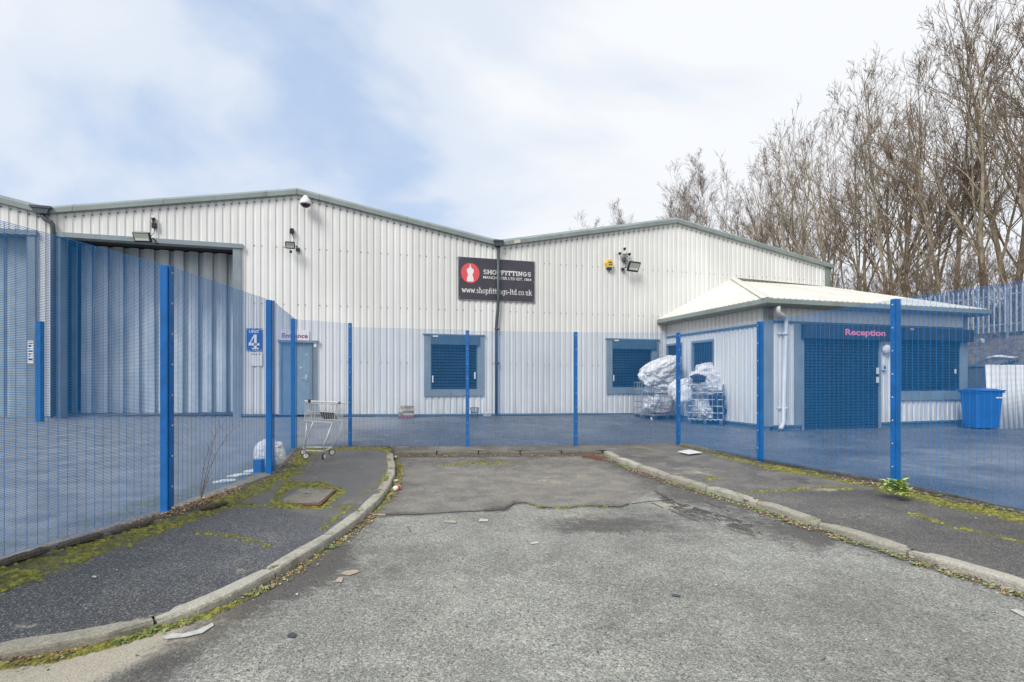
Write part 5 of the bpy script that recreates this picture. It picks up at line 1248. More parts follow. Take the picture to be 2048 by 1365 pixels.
# ------------------------------------------------------------------ covers, boards and street litter
def plate(name, label, cat, pts_px, zf, mat, th=.006, z=None, lift=.004):
    P = [at_z(x, y, zf) for x, y in pts_px]; c = sum(P, Vector()) / len(P); mb = MB(); n = len(P)
    mb.add([tuple(q + Vector((0, 0, lift))) for q in P] + [tuple(q + Vector((0, 0, lift + th))) for q in P], [tuple(range(n - 1, -1, -1)), tuple(range(n, 2 * n))] + [(i, (i + 1) % n, n + (i + 1) % n, n + i) for i in range(n)])
    o = mb.build(name, mat, None); return tag(o, label, cat)
def pv_z(px, py, zz=.12):
    best = None; PXa = CX + F * LX / np.maximum(LY, .8); PYa = HY - F * (LZ - CZ) / np.maximum(LY, .8)
    i = np.argmin((PXa - px) ** 2 + (PYa - py) ** 2); return float(LZ.ravel()[i])
zc_ = pv_z(610, 990)
mc = thing('inspection_cover', 'buff rectangular inspection cover ringed by yellow moss in the left footway', 'manhole cover', at_z(605, 990, zc_))
def quadpx(c4, z, lift, th, mat, name, par):
    P = [at_z(x, y, z) for x, y in c4]; mb = MB(); mb.add([tuple(q + Vector((0, 0, lift))) for q in P] + [tuple(q + Vector((0, 0, lift + th))) for q in P], [(3, 2, 1, 0), (4, 5, 6, 7)] + [(i, (i + 1) % 4, 4 + (i + 1) % 4, 4 + i) for i in range(4)]); return mb.build(name, mat, par)
quadpx([(548, 1008), (640, 1011), (674, 979), (590, 975)], zc_, -.01, .014, M['rust'], 'cover_frame', mc)
quadpx([(553, 1006), (637, 1009), (669, 981), (592, 977)], zc_, .005, .006, M['cover'], 'cover_slab', mc)
quadpx([(606, 990), (622, 990.3), (624, 989), (608, 988.7)], zc_, .0112, .002, M['pipe'], 'lifting_slot', mc)
dg_ = thing('drain_cover', 'rusty reddish drain grate at the right end of the far kerb', 'drain cover', at_z(1190, 918, 0))
P = [at_z(x, y, 0) for x, y in ((1163, 915), (1200, 921), (1218, 918), (1180, 912))]
quadpx([(1163, 915), (1200, 921), (1218, 918), (1180, 912)], 0, .002, .012, M['rust'], 'grate_frame', dg_)
for i in range(6):
    t0, t1 = (i + .2) / 6.2, (i + .75) / 6.2; a, b = P[0].lerp(P[1], t0), P[0].lerp(P[1], t1); c, d = P[3].lerp(P[2], t1), P[3].lerp(P[2], t0)
    mb = MB(); mb.add([tuple(q + Vector((0, 0, .0145))) for q in (a, b, c, d)] + [tuple(q + Vector((0, 0, .022))) for q in (a, b, c, d)], [(4, 5, 6, 7)] + [(i_, (i_ + 1) % 4, 4 + (i_ + 1) % 4, 4 + i_) for i_ in range(4)]); mb.build('grate_bar', M['rust'], dg_)
plate('board_offcut', 'flat white board offcut lying on the right footway', 'board', [(1356, 905), (1378, 910), (1405, 907), (1378, 901)], .10, M['white'], .012, lift=.006)
litter = [
 ('paper_scrap', 'torn white paper strip lying beside the left kerb near the foreground', [(325, 1278), (345, 1268), (365, 1270), (395, 1262), (425, 1248), (428, 1253), (405, 1268), (370, 1276), (335, 1280)], M['paper'], 0),
 ('plastic_scrap', 'small dark plastic square on the foreground tarmac', [(574, 1275), (590, 1277), (593, 1269), (580, 1268)], M['slate'], 0),
 ('cardboard_scrap', 'flattened tan card piece, larger of the two near the left kerb', [(680, 1150), (700, 1152), (720, 1145), (712, 1141), (690, 1144)], M['card'], 0),
 ('cardboard_scrap', 'flattened tan card piece, smaller of the two near the left kerb', [(669, 1165), (683, 1166), (687, 1157), (678, 1156)], M['card'], 0),
 ('paper_scrap', 'white paper scrap at the right picture edge on the road', [(2020, 1221), (2048, 1236), (2060, 1232), (2036, 1220)], M['paper'], 0),
 ('cardboard_scrap', 'pale card strip just in front of the crack in the tarmac', [(886, 1046), (912, 1047), (912, 1043), (890, 1042)], M['card'], 0),
 ('paper_scrap', 'white scrap pair on the tarmac in front of the broken crack', [(957, 1044), (976, 1044), (976, 1040), (960, 1039)], M['paper'], 0),
 ('paper_scrap', 'small white scrap right of centre on the grey tarmac', [(1060, 1090), (1078, 1088), (1076, 1084), (1064, 1086)], M['paper'], 0),
 ('twig_scrap', 'short dark twig lying on the tarmac near the kerb curve', [(814, 1055), (817, 1054), (822, 1064), (820, 1065)], M['twig'], 0),
 ('stick_scrap', 'pale flat stick across the left kerb foot', [(742, 1031), (771, 1033), (771, 1029), (745, 1028)], M['wood'], 0),
 ('rubber_scrap', 'dark rubber scrap in the middle of the right foreground tarmac', [(1343, 1193), (1359, 1196), (1361, 1192), (1346, 1190)], M['slate'], 0),
 ('paper_scrap', 'white oval paper on the dark left footway', [(124, 1145), (132, 1149), (141, 1146), (136, 1142)], M['paper'], .12),
 ('paper_scrap', 'small bright chip near the white oval paper on the left footway', [(183, 1160), (190, 1162), (194, 1160), (188, 1158)], M['paper'], .12),
]
for nm, lb, pp, m_, z in litter: plate(nm, lb, nm.split('_')[1] if nm != 'paper_scrap' else 'paper', pp, z, m_, .003, lift=.004 if z == 0 else .02)
def ribbon(name, label, lines, w0, w1, mat, z=.003, brk=0.0, hgt=.004, kind='stuff'):
    mb = MB()
    for ln in lines:
        P = [at_z(x, y, 0) for x, y in ln]; Q = resample([(p.x, p.y) for p in P], max(4, int(sum((a - b).length for a, b in zip(P[:-1], P[1:])) / .02)))
        run = []
        for i, (x, y) in enumerate(Q):
            if brk and mnoise.noise(Vector((x * 9, y * 9, len(mb.v) * .0))) < brk - .5:
                run = []; continue
            j = Q[min(i + 1, len(Q) - 1)] - Q[max(i - 1, 0)]; j = j / (np.hypot(*j) + 1e-9); wd = random.uniform(w0, w1) / 2; ox = random.uniform(-.006, .006)
            v = [(x - j[1] * (wd + ox), y + j[0] * (wd + ox), z - .004), (x - j[1] * ox, y + j[0] * ox, z + hgt), (x + j[1] * (wd - ox), y - j[0] * (wd - ox), z - .004)]
            if run: mb.add(run + v, [(0, 1, 4, 3), (1, 2, 5, 4)])
            run = v
    o = mb.build(name, mat, None, kind=kind); o['label'] = label; o['category'] = name.replace('_', ' ')
M['mudmat'] = plain('wet_dark_mud', (.07, .062, .055), .8, var=.4, scale=20, bmp=.5)
M['crackmat'] = plain('dark_crack_grit', (.018, .017, .014), .95, var=.4, scale=20)
ribbon('tarmac_crack', 'ragged dark crack where the rear tarmac patch meets the grey road', [crack, [(1345, 1000), (1300, 1003), (1262, 1008)]], .005, .017, M['crackmat'], .003, hgt=.0)
ribbon('mud_ridges', 'dark curved tyre mark ridges of mud by the right kerb', [[(1308 + 5 * k, 984 + dy), (1345 + 6 * k, 1003 + dy), (1400 + 8 * k, 1022 + dy), (1500 + 4 * k, 1050 + dy * .7)] for k, dy in enumerate((-3, 0, 5, 9, 16, 21, 27))] + [[(1290, 1000), (1335, 1020), (1400, 1045)], [(1400, 1000), (1450, 1020), (1530, 1050)]], .006, .026, M['mudmat'], .002, brk=.47, hgt=.004)
ribbon('footway_crack', 'thin dark joint across the left footway', [], .01, .02, M['crackmat']) if 0 else None
# drinks can by the kerb
c = at_z(794, 981, 0); t = thing('drinks_can', 'red and white crushed drinks can in the left kerb gutter', 'can', c); L = Matrix.Translation(c + Vector((0, 0, .034))) @ Matrix.Rotation(R(70), 4, 'Z') @ Matrix.Rotation(R(90), 4, 'Y')
mb = MB(L); mb.lathe([(.026, -.06), (.033, -.05), (.033, .0), (.030, .01), (.033, .05), (.026, .06)], 16); mb.build('can_body', M['letter'], t, True)
mb = MB(L); mb.lathe([(.0335, -.02), (.0335, .0), (.0305, .01), (.0335, .04)], 16, cap=False); mb.build('can_print', M['red'], t, True)
c = at_z(792, 966, 0); me = sack_mesh(c + Vector((0, 0, .03)), (.07, .06, .05), 31, .25, sub=2); me.materials.append(M['paper']); tag(link_mesh(me, 'paper_scrap', None), 'crumpled white paper beside the drinks can', 'paper')
c = at_z(791, 918, 0); me = sack_mesh(c + Vector((0, 0, .03)), (.08, .06, .06), 33, .25, sub=2); me.materials.append(M['paper']); tag(link_mesh(me, 'paper_scrap', None), 'crumpled white paper at the far end of the left kerb', 'paper')

# ------------------------------------------------------------------ scattered cover: moss cushions, leaves, kerb weeds, chips
def scatter_mesh(name, pts, shape_fn, mats, label, kind='stuff'):
    V = []; Fc = []; mi = []
    for p in pts:
        v, f, m_ = shape_fn(p); b = len(V); V += v; Fc += [tuple(b + i for i in q) for q in f]; mi += [m_] * len(f)
    me = bpy.data.meshes.new(name); me.from_pydata(V, [], Fc)
    for m_ in mats: me.materials.append(m_)
    me.polygons.foreach_set('material_index', mi); o = link_mesh(me, name, None, False, kind); o['label'] = label; o['category'] = name.replace('_', ' '); return o
def pick(X, Y, Z, w_, n):
    w_ = np.clip(w_, 0, None).ravel(); w_ = w_ * (Y.ravel() > 1.5); idx = rng.choice(len(w_), n, p=w_ / w_.sum())
    return [(X.ravel()[i] + rng.normal(0, .012), Y.ravel()[i] + rng.normal(0, .012), Z.ravel()[i]) for i in idx]
def cushion(p):
    r = random.uniform(.007, .027); h = r * random.uniform(.35, .7); n = 6; a0 = random.random() * 6
    v = [(p[0] + r * math.cos(a0 + i * 1.047) * random.uniform(.7, 1.2), p[1] + r * math.sin(a0 + i * 1.047) * random.uniform(.7, 1.2), p[2] - .002) for i in range(6)]
    v += [(p[0] + .55 * r * math.cos(a0 + i * 1.047), p[1] + .55 * r * math.sin(a0 + i * 1.047), p[2] + h * random.uniform(.6, 1)) for i in range(6)]
    return v, [(i, (i + 1) % 6, 6 + (i + 1) % 6, 6 + i) for i in range(6)] + [tuple(range(6, 12))], 0
mp_ = pick(LX, LY, LZ, (lmk['moss'] - .42) * (fbm(LX, LY, 6, 77) > .45) / LY, 9000) + pick(PRX, PRY, PRZ, (prmk['moss'] - .42) * (fbm(PRX, PRY, 6, 78) > .45) / PRY, 5000) + pick(RX, RY, RZ, (rmk['moss'] - .42) * (fbm(RX, RY, 6, 79) > .4), 1800)
scatter_mesh('moss', mp_, cushion, [M['moss']], 'yellow green moss cushions on the footways and along the kerbs')
def leafc(p):
    s_ = random.uniform(.008, .019); a = random.random() * 6.28; ti = random.uniform(-.5, .5); c, s = math.cos(a), math.sin(a)
    L_ = [(-1, 0, 0), (-.2, .5, .25), (.9, 0, .1), (-.2, -.5, random.uniform(-.1, .3))]
    v = [(p[0] + s_ * (x * c - y * s), p[1] + s_ * (x * s + y * c), p[2] + .006 + s_ * abs(z + ti * y) + random.random() * .012) for x, y, z in L_]
    return v, [(0, 1, 2), (0, 2, 3)], random.choice((0, 0, 1, 1, 1, 2, 2))
dl = pdist(RX, RY, KL); dr_ = pdist(RX, RY, KR); dbk = pdist(RX, RY, KB)
w1 = np.exp(-((dl - .06) / .06) ** 2) * (fbm(RX, RY, 2.0, 91) > .42) * ((RY > 2.4)) + 1.3 * np.exp(-((dr_ - .09) / .08) ** 2) * (fbm(RX, RY, 2.2, 92) > .38) + .8 * np.exp(-((dbk - .06) / .08) ** 2)
lp = pick(RX, RY, RZ, w1, 4200)
dfl = pdist(LX, LY, FL); lp += pick(LX, LY, LZ, np.exp(-((dfl - .08) / .08) ** 2) * np.exp(-((LY - 5.6) / .55) ** 2), 900) + pick(LX, LY, LZ, np.exp(-((dfl - .1) / .1) ** 2) * (LY > 4), 500)
dfr = pdist(PRX, PRY, FR[3:]); lp += pick(PRX, PRY, PRZ, np.exp(-((dfr - .1) / .1) ** 2) * (.15 + np.exp(-((PRY - 6.9) / .5) ** 2)), 900)
M['straw'] = plain('bleached_leaf', (.42, .33, .22), .8, var=.3, scale=30)
scatter_mesh('leaf_litter', lp, leafc, [M['leafbrown'], M['straw'], M['twig']], 'brown dead leaves gathered along the kerbs and fence foot')
def weedl(p):
    v = []; f = []; n = random.randint(5, 8); r = random.uniform(.012, .032)
    for i in range(n):
        a = random.random() * 6.28; c, s = math.cos(a), math.sin(a); L_ = r * random.uniform(.7, 1.2); b = len(v); z0 = p[2] + .004
        v += [(p[0], p[1], z0), (p[0] + c * L_ * .6 - s * L_ * .28, p[1] + s * L_ * .6 + c * L_ * .28, z0 + L_ * .5), (p[0] + c * L_ * 1.1, p[1] + s * L_ * 1.1, z0 + L_ * .35), (p[0] + c * L_ * .6 + s * L_ * .28, p[1] + s * L_ * .6 - c * L_ * .28, z0 + L_ * .5)]
        f += [(b, b + 1, b + 2, b + 3)]
    return v, f, 0
wp = pick(RX, RY, RZ, np.exp(-((dl - .05) / .04) ** 2) * (fbm(RX, RY, 3.0, 95) > .55) * (RY > 2.4) * (RY < 7.5) + .9 * np.exp(-((dr_ - .08) / .06) ** 2) * (fbm(RX, RY, 3.0, 96) > .5), 560)
wp += pick(PRX, PRY, PRZ, np.exp(-((dfr - .05) / .04) ** 2) * (fbm(PRX, PRY, 3, 97) > .5), 160)
scatter_mesh('kerb_weeds', wp, weedl, [M['weedsmall']], 'small pale green weeds sprouting along the kerb foot')
def chip(p):
    r = random.uniform(.004, .013); v = [(p[0] + r * random.uniform(-1, 1), p[1] + r * random.uniform(-1, 1), p[2] + .002 + random.random() * r * .6) for _ in range(4)]
    v += [(p[0], p[1], p[2] + r)]; return v, [(0, 1, 4), (1, 2, 4), (2, 3, 4), (3, 0, 4)], random.choice((0, 0, 1, 1, 2))
cp = pick(RX, RY, RZ, np.ones_like(RX), 700) + pick(LX, LY, LZ, np.ones_like(LX) * (.2 + np.exp(-dfl / .5)), 400) + pick(PRX, PRY, PRZ, np.ones_like(PRX), 350)
for _ in range(2600):
    x, y = random.uniform(-11, 14), random.uniform(4, 18)
    if y > 11.5 or abs(x) > 5.6: cp.append((x, y, float(gz(x, y)) + .012))
scatter_mesh('grit', cp, chip, [M['slate'], M['paper'], M['card']], 'loose grit and tiny litter chips on tarmac')

# leafy weed at the right fence post
p = at_z(1798, 992, .15); pl = thing('leafy_weed', 'bright leafy weed growing at the foot of the right fence post', 'plant', p)
def leaf_blade(mb, base, az, el, L_, wd, curl):
    d = Vector((math.cos(az), math.sin(az), 0)); s = Vector((-d.y, d.x, 0)); n = 5; v = []
    for i in range(n + 1):
        t = i / n; e_ = el - curl * t; q = base + d * (L_ * t * math.cos(el * .7 - curl * t * .5)) + Vector((0, 0, L_ * (math.sin(el) * t - curl * .45 * t * t)))
        w_ = wd * math.sin(math.pi * min(1, t * .9 + .08)) ** .8 * .5; v += [tuple(q - s * w_ + Vector((0, 0, w_ * .35))), tuple(q), tuple(q + s * w_ + Vector((0, 0, w_ * .35)))]
    f = []
    for i in range(n): f += [(3 * i, 3 * i + 1, 3 * i + 4, 3 * i + 3), (3 * i + 1, 3 * i + 2, 3 * i + 5, 3 * i + 4)]
    mb.add(v, f)
for i in range(9):
    base = p + Vector((random.uniform(-.10, .10), random.uniform(-.05, .08), 0)); h = random.uniform(.08, .21); top = base + Vector((random.uniform(-.05, .05), random.uniform(-.04, .04), h))
    mb = MB(); mb.tube([base, (base + top) / 2, top], .004, 5); mb.build('stem', M['leaf'], pl)
    for j in range(9):
        mb = MB(); leaf_blade(mb, base.lerp(top, .35 + .65 * j / 9), j * 2.4 + i, R(random.uniform(5, 55)), random.uniform(.07, .115), random.uniform(.035, .05), random.uniform(.3, .8)); mb.build('leaf', M['leaf'], pl, True)
for i in range(4):
    mb = MB(); leaf_blade(mb, p + Vector((random.uniform(-.08, .06), -.06, .02)), R(-90 + random.uniform(-60, 60)), R(20), .07, .045, .5); mb.build('leaf', M['leafy'], pl, True)
# small kerb plant bottom left
for (px, py, lb) in ((166, 1272, 'small green weed rosette in the left kerb joint'), (1493, 1003, 'green weed tuft at the foot of the right kerb')):
    p = at_z(px, py, .03); o = thing('weed_rosette', lb, 'plant', p)
    for j in range(11): mb = MB(); leaf_blade(mb, p, j * 2.4, R(random.uniform(20, 60)), random.uniform(.03, .055), .016, .6); mb.build('leaf', M['weedsmall'], o, True)
# dead stalks by the left fence and the trolley
def stalks(label, bx, by, z, tips):
    b0 = at_z(bx, by, z); o = thing('dead_stalks', label, 'dead plant', b0); 
    for (tx, ty, cx_, cy_) in tips:
        a = b0; m_ = W(cx_, cy_, b0.y + random.uniform(0, .15)); c = W(tx, ty, b0.y + random.uniform(0, .2)); mb = MB()
        pts = [a.lerp(m_, t).lerp(m_.lerp(c, t), t) for t in [i / 7 for i in range(8)]]; mb.tube(pts, [.004 - .0004 * i for i in range(8)], 5)
        for j in (3, 4, 5, 6): e_ = pts[j] + Vector((random.uniform(-.10, .10), random.uniform(-.05, .05), random.uniform(.05, .14))); mb.tube([pts[j], e_], [.002, .001], 4)
        mb.build('stalk', M['twig'], o)
stalks('tall thin dead stalks by the left fence foot', 402, 998, .22, [(455, 838, 400, 900), (438, 842, 415, 930), (480, 850, 430, 880), (424, 940, 412, 970)])
stalks('dry straw stalks lying in front of the shopping trolley', 618, 945, .17, [(642, 905, 628, 925), (600, 940, 608, 942), (655, 880, 640, 915)])

# ------------------------------------------------------------------ embankment, retaining wall, palisade fence
BD = -FN                                    # direction running back, parallel to the reception side wall
B0 = Vector((17.2, 18.0, 0))
def bk(t, o): return B0 + BD * t + FD * o      # t back, o to the right
# grey low wall + bank
wl = thing('retaining_wall', 'low grey retaining wall beside the reception building', 'wall', bk(-1, -1.2))
mb = MB(); 
for i in range(12):
    a, b = bk(-9 + i * 2.4, -1.2), bk(-9 + (i + 1) * 2.4 - .012, -1.2); d = (b - a).normalized(); o_ = Vector((d.y, -d.x, 0)) * .1
    mb = MB(); zz = 1.93; v = [a, b, b + o_, a + o_]; mb.add([(q.x, q.y, -.2) for q in v] + [(q.x, q.y, zz) for q in v], [(0, 1, 5, 4), (1, 2, 6, 5), (2, 3, 7, 6), (3, 0, 4, 7), (4, 5, 6, 7)]); mb.build('wall_panel', M['wallgrey'], wl)
    mb = MB(); a2, b2 = a - o_ * .4, b - o_ * .4; v = [a2, b2, b + o_ * 1.3, a + o_ * 1.3]; mb.add([(q.x, q.y, zz + .002) for q in v] + [(q.x, q.y, zz + .06) for q in v], [(0, 1, 5, 4), (1, 2, 6, 5), (2, 3, 7, 6), (3, 0, 4, 7), (4, 5, 6, 7)]); mb.build('coping', M['flash'], wl)
M['litterbank'] = None
def bankmat():
    m, t, bs = new_mat('littered_bank_soil'); g = N(t, 'ShaderNodeNewGeometry').outputs['Position']
    c = mixc(t, ramp(t, noise(t, 2, 6, .7, vec=g), .35, .65), (.11, .09, .07), (.24, .20, .16))
    c = mixc(t, ramp(t, noise(t, 9, 6, .8, vec=g), .5, .62), c, (.07, .06, .05)); c = mixc(t, ramp(t, noise(t, 13, 3, .8, vec=g), .64, .69), c, (.5, .46, .44))
    c = mixc(t, ramp(t, noise(t, 1.3, 5, .7, vec=g), .55, .7), c, (.07, .09, .03)); link(t, c, bs.inputs['Base Color']); bs.inputs['Roughness'].default_value = .95
    bump(t, bs, noise(t, 12, 6, .7, vec=g), 1, .08); return m
n, m = 90, 70; V = []
for i in range(n):
    for j in range(m):
        t_ = -11 + 75 * i / (n - 1); o_ = -1.12 + 32 * (j / (m - 1)) ** 1.8; q = bk(t_, o_)
        z = 1.86 + min(max(o_ + 1.1, 0) / 1.3, 1) * 1.25 + min(max(o_ - .2, 0) / 4, 1) * 1.5 + (mnoise.noise(Vector((q.x * .8, q.y * .8, 0))) * .18 if j > 1 else 0)
        V.append((q.x, q.y, z))
me = bpy.data.meshes.new('embankment'); me.from_pydata(V, [], [(i * m + j, i * m + j + 1, (i + 1) * m + j + 1, (i + 1) * m + j) for i in range(n - 1) for j in range(m - 1)])
me.materials.append(bankmat()); emb = link_mesh(me, 'embankment', None, True, 'structure', world=False); me.flip_normals()
def bank_z(t_, o_): return 1.86 + min(max(o_ + 1.1, 0) / 1.3, 1) * 1.25 + min(max(o_ - .2, 0) / 4, 1) * 1.5
pal = thing('palisade_fence', 'galvanised palisade fence along the bank top behind the reception building', 'fence', bk(5, 0) + Vector((0, 0, 3.1)))
prot = None; s_ = -8.0; npale = 0
while s_ < 26:
    q = bk(s_, 0)
    if prot is None:
        mb = MB(); hp = 1.62; v = []
        for z, wv in ((0, 1), (hp - .12, 1), (hp - .05, .7), (hp, .12)):
            v += [(-.033 * wv, 0, z), (-.014 * wv, -.016, z), (0, -.022, z), (.014 * wv, -.016, z), (.033 * wv, 0, z)]
        mb.add(v, [(5 * r + c_, 5 * r + c_ + 1, 5 * r + 6 + c_, 5 * r + 5 + c_) for r in range(3) for c_ in range(4)])
        me = bpy.data.meshes.new('pale'); me.from_pydata(mb.v, [], mb.f); me.materials.append(M['zinc']); prot = me
    o = bpy.data.objects.new('pale', prot); col.objects.link(o); o.parent = pal
    T = Matrix.LocRotScale(pal.location, pal.rotation_euler, None).inverted() @ Vector((q.x, q.y, 3.14)); o.location = T; o.rotation_euler = (0, 0, TH - math.pi / 2)
    npale += 1; s_ += .165
for z in (3.42, 4.45):
    a, b = bk(-8, .03), bk(26, .03); mb = MB(); mb.tube([Vector((a.x, a.y, z)), Vector((b.x, b.y, z))], .03, 4); mb.build('rail', M['zinc'], pal)
s_ = -8
while s_ < 26: q = bk(s_, .10); mb = MB(); mb.box((q.x - .04, q.y - .04, 2.9), (q.x + .04, q.y + .04, 4.72)); mb.build('fence_post', M['zinc'], pal); s_ += 2.75
# plastic litter on the bank
for i, (px, py, sz) in enumerate(((2000, 716, (1.0, .4, .18)), (1965, 682, (.14, .1, .2)), (1930, 568, (.25, .2, .22)))):
    Yq = 17.2 if i < 2 else 20.5
    me = sack_mesh(W(px, py, Yq), sz, 50 + i, .25, sub=3); me.materials.append(M['sack']); tag(link_mesh(me, 'plastic_litter', None, True), ('long white plastic sheet lying on the bank above the grey wall', 'small white scrap on the bank beside the reception corner', 'white bag caught near the top of the palisade fence')[i], 'litter')

# ------------------------------------------------------------------ bare trees
def grow(seed, H, stems, spread, up, dens, sizes=(12, 8, 6, 2), rad=.11, fine=.0062, droop=0.0, lean=(0, 0)):
    g = np.random.default_rng(seed)
    def unit_(v): return v / np.linalg.norm(v, axis=1, keepdims=True)
    def rand_perp(d): r = g.normal(size=d.shape); r -= (r * d).sum(1, keepdims=True) * d; return unit_(r)
    def walk(p0, d0, L, n, wob, upv):
        P = [p0]; d = d0
        for i in range(n):
            d = unit_(d + g.normal(size=d.shape) * wob + np.array([0, 0, 1.]) * upv); P.append(P[-1] + d * (L / n)[:, None])
        return np.stack(P, 1)          # (N, n+1, 3)
    def tubes(P, r0, r1, sides):
        N_, n1, _ = P.shape; T = np.gradient(P, axis=1); T /= np.linalg.norm(T, axis=2, keepdims=True) + 1e-9
        ref = np.array([.31, .42, .85]); a = np.cross(T, ref); a /= np.linalg.norm(a, axis=2, keepdims=True) + 1e-9; b = np.cross(T, a)
        t = np.linspace(0, 1, n1)[None, :, None]; r = (r0[:, None, None] * (1 - t) + r1[:, None, None] * t)
        rings = [P + (a * math.cos(2 * math.pi * s / sides) + b * math.sin(2 * math.pi * s / sides)) * r for s in range(sides)]
        V = np.stack(rings, 2).reshape(-1, 3); base = (np.arange(N_) * n1 * sides)[:, None, None] + (np.arange(n1 - 1) * sides)[None, :, None]; s = np.arange(sides)[None, None, :]; s2 = (s + 1) % sides
        Fq = np.stack([base + s, base + s2, base + sides + s2, base + sides + s], -1).reshape(-1, 4); return V, Fq
    out_ = []
    a = g.random(stems) * 6.28; sp = g.random(stems) * spread
    p = np.c_[np.cos(a) * .18 * (stems > 1), np.sin(a) * .18 * (stems > 1), np.zeros(stems) - .3]
    d = unit_(np.c_[np.cos(a) * sp + lean[0], np.sin(a) * sp + lean[1], np.ones(stems)]); L = H * g.uniform(.78, 1.0, stems); r0 = rad * g.uniform(.7, 1.1, stems)
    P = walk(p, d, L, 14, .035, up); out_.append(tubes(P, r0, r0 * .12, 8)); cur = (P, r0, r0 * .12, L)
    fr = (.50, .50, .55, .75); tmin = (.14, .12, .1, .1); angs = (.50, .50, .52, .5); segs = (9, 6, 4, 2); wob = (.05, .06, .06, .06)
    for lv, cnt in enumerate(sizes):
        P, ra, rb, L = cur; N_, n1, _ = P.shape; cnt = max(1, int(cnt * dens))
        idx = np.repeat(np.arange(N_), cnt); t = g.uniform(tmin[lv], .98, len(idx)); x = t * (n1 - 1); i = np.minimum(x.astype(int), n1 - 2); f = (x - i)[:, None]
        p = P[idx, i] * (1 - f) + P[idx, i + 1] * f; dd = unit_(P[idx, i + 1] - P[idx, i]); ang = angs[lv] * g.uniform(.6, 1.3, len(idx))
        d = unit_(dd * np.cos(ang)[:, None] + rand_perp(dd) * np.sin(ang)[:, None]); Lc = L[idx] * fr[lv] * (1.1 - .62 * t) * g.uniform(.55, 1.15, len(idx))
        rr = np.maximum(np.minimum((ra[idx] * (1 - t) + rb[idx] * t) * .6, .0085 * Lc + .004), fine)
        Pn = walk(p, d, Lc, segs[lv], wob[lv], (up * 1.6 if lv < 2 else up * .8) - (droop if lv >= 2 else 0))
        out_.append(tubes(Pn, rr, np.maximum(rr * .3, fine * .65), (6, 4, 3, 3)[lv])); cur = (Pn, rr, np.maximum(rr * .3, fine * .65), Lc)
    def mk(name, parts, mat):
        V = []; Fq = []; b = 0
        for v, f in parts: V.append(v); Fq.append(f + b); b += len(v)
        V = np.concatenate(V); Fq = np.concatenate(Fq); me = bpy.data.meshes.new(name); me.vertices.add(len(V)); me.vertices.foreach_set('co', V.astype(np.float32).ravel())
        me.loops.add(len(Fq) * 4); me.loops.foreach_set('vertex_index', Fq.astype(np.int32).ravel()); me.polygons.add(len(Fq)); me.polygons.foreach_set('loop_start', (np.arange(len(Fq)) * 4).astype(np.int32))
        me.update(calc_edges=True); me.materials.append(mat); me.polygons.foreach_set('use_smooth', [True] * len(Fq)); return me
    return mk('trunk', out_[:2], M['bark']), mk('crown', out_[2:], M['twigs'] if not droop else M['birch'])
variants = [grow(101, 12, 4, .42, .020, .92), grow(102, 12, 2, .26, .025, 1.15, rad=.10), grow(103, 12, 5, .60, .018, .82, rad=.065), grow(104, 12, 3, .5, .02, 1.0, rad=.095), grow(105, 12, 6, .66, .02, .75, rad=.06)]
birch = grow(110, 12, 1, .1, .03, 1.1, sizes=(22, 9, 7, 2), rad=.08, fine=.005, droop=.07)
shrub = [grow(120, 4.5, 9, .75, .02, .9, sizes=(8, 6, 5, 3), rad=.035, fine=.005), grow(121, 4, 8, .9, .015, .9, sizes=(7, 6, 5, 3), rad=.03, fine=.005)]
def top_of(var): return max(v.co.z for v in var[1].vertices)
TOPS = {}
def plant_tree(name, var, px, o_off, H, rz, label, cat='tree', group='bare trees along the bank', base=None, H0=12):
    u = (px - CX) / F; # intersect view ray with the row line offset o_off to the right of the palisade
    a = B0 + FD * o_off; t_ = (u * a.y - a.x) / (BD.x - u * BD.y); q = a + BD * t_; z = bank_z(t_, o_off) if base is None else base
    if H > 100:   # given as the height of the crown top on the picture (100 + y)
        kk = var[1].name; TOPS.setdefault(kk, top_of(var)); H = (CZ + (HY - (H - 1000)) / F * q.y - z) / TOPS[kk] * H0
    k = H / H0; o = thing(name, label, cat, (q.x, q.y, z - .05), rz, group); o.scale = (k, k, k)
    for me, nm in zip(var, ('trunk', 'crown')):
        c = bpy.data.objects.new(nm, me); col.objects.link(c); c.parent = o
    return o
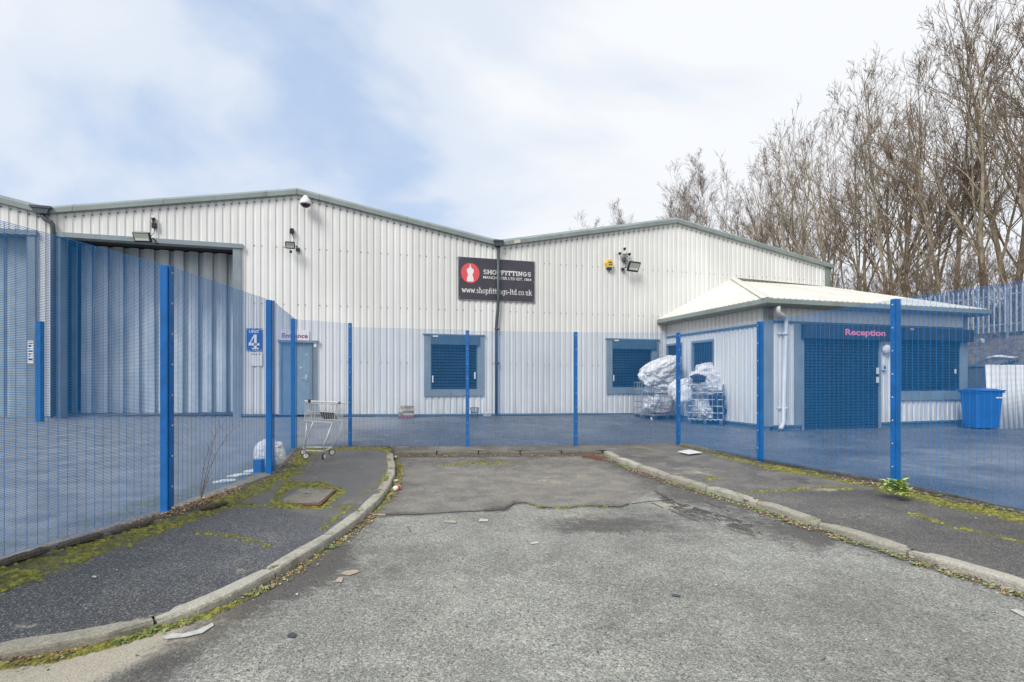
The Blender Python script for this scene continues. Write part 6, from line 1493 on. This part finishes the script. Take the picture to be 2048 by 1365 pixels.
TR = [  # px of the trunk foot, offset right of the palisade, variant, height, label
 (2125, 2.0, 1, 850, 'tall bare tree rising past the right picture edge'),
 (2035, 3.2, 0, 870, 'dark multi-stemmed bare tree at the right picture edge'),
 (1985, 2.2, 3, 930, 'broad bare tree just left of the right picture edge behind the palisade'),
 (1900, 2.4, 1, 1020, 'tall pale-trunked bare tree with forked trunk behind the palisade left end'),
 (1845, 3.5, 2, 1060, 'many-stemmed bare tree between the forked tree and the roof corner'),
 (1795, 2.6, 0, 1095, 'bare tree above the right part of the cream reception roof'),
 (1740, 3.0, 3, 1125, 'thick-limbed bare tree behind the middle of the reception roof'),
 (1690, 2.4, 4, 1165, 'clustered-stem bare tree touching the warehouse right corner'),
 (1650, 4.5, 2, 1190, 'bare tree rising behind the warehouse right corner'),
 (1590, 3.5, 0, 1235, 'bare tree over the lower end of the right gable slope'),
 (1545, 5.0, 1, 1270, 'slim bare tree over the middle of the right gable slope'),
 (1500, 4.0, 3, 1300, 'wide bare tree over the upper right gable slope'),
 (1445, 5.5, 4, 1335, 'low spreading bare tree right of the birch'),
]
for i, (px, oo, vi, H, lb) in enumerate(TR): plant_tree('bare_tree', variants[vi], px, oo, H, i * 1.7 + .4, lb)
BIR = [(1415, 4.5, 1288, 'tall fine birch over the peak of the right gable'), (1365, 6.0, 1330, 'smaller birch on the left of the tall birch'), (1338, 8.0, 1365, 'low bare birch left of the right gable peak'),
       (1250, 7.0, 1388, 'lone distant bare birch above the left slope of the right gable'), (1178, 10.0, 1428, 'smallest distant bare birch near the roof valley')]
for i, (px, oo, H, lb) in enumerate(BIR): plant_tree('birch_tree', birch, px, oo, H, i * 2.1, lb, group='birches beyond the warehouse')
SH = [(2040, 1.2), (2000, 1.6), (1955, 1.2), (1925, 1.8), (1880, 1.2), (1850, 1.9), (1815, 1.3), (1780, 1.8), (1745, 1.4), (1715, 1.9), (1680, 1.5)]
SL = ['at the right picture edge', 'second from the right picture edge', 'behind the white bag on the palisade', 'left of the white bag on the palisade', 'under the forked pale tree', 'left of the forked pale tree', 'over the far right of the reception roof', 'over the right of the reception roof', 'over the middle of the reception roof', 'right of the warehouse corner', 'against the warehouse corner']
for i, (px, oo) in enumerate(SH): plant_tree('bare_shrub', shrub[i % 2], px, oo, 3.4 + (i * 37 % 10) * .12, i * 2.3, 'tangled bare shrub ' + SL[i], 'shrub', 'bare shrubs along the palisade', H0=4.5)
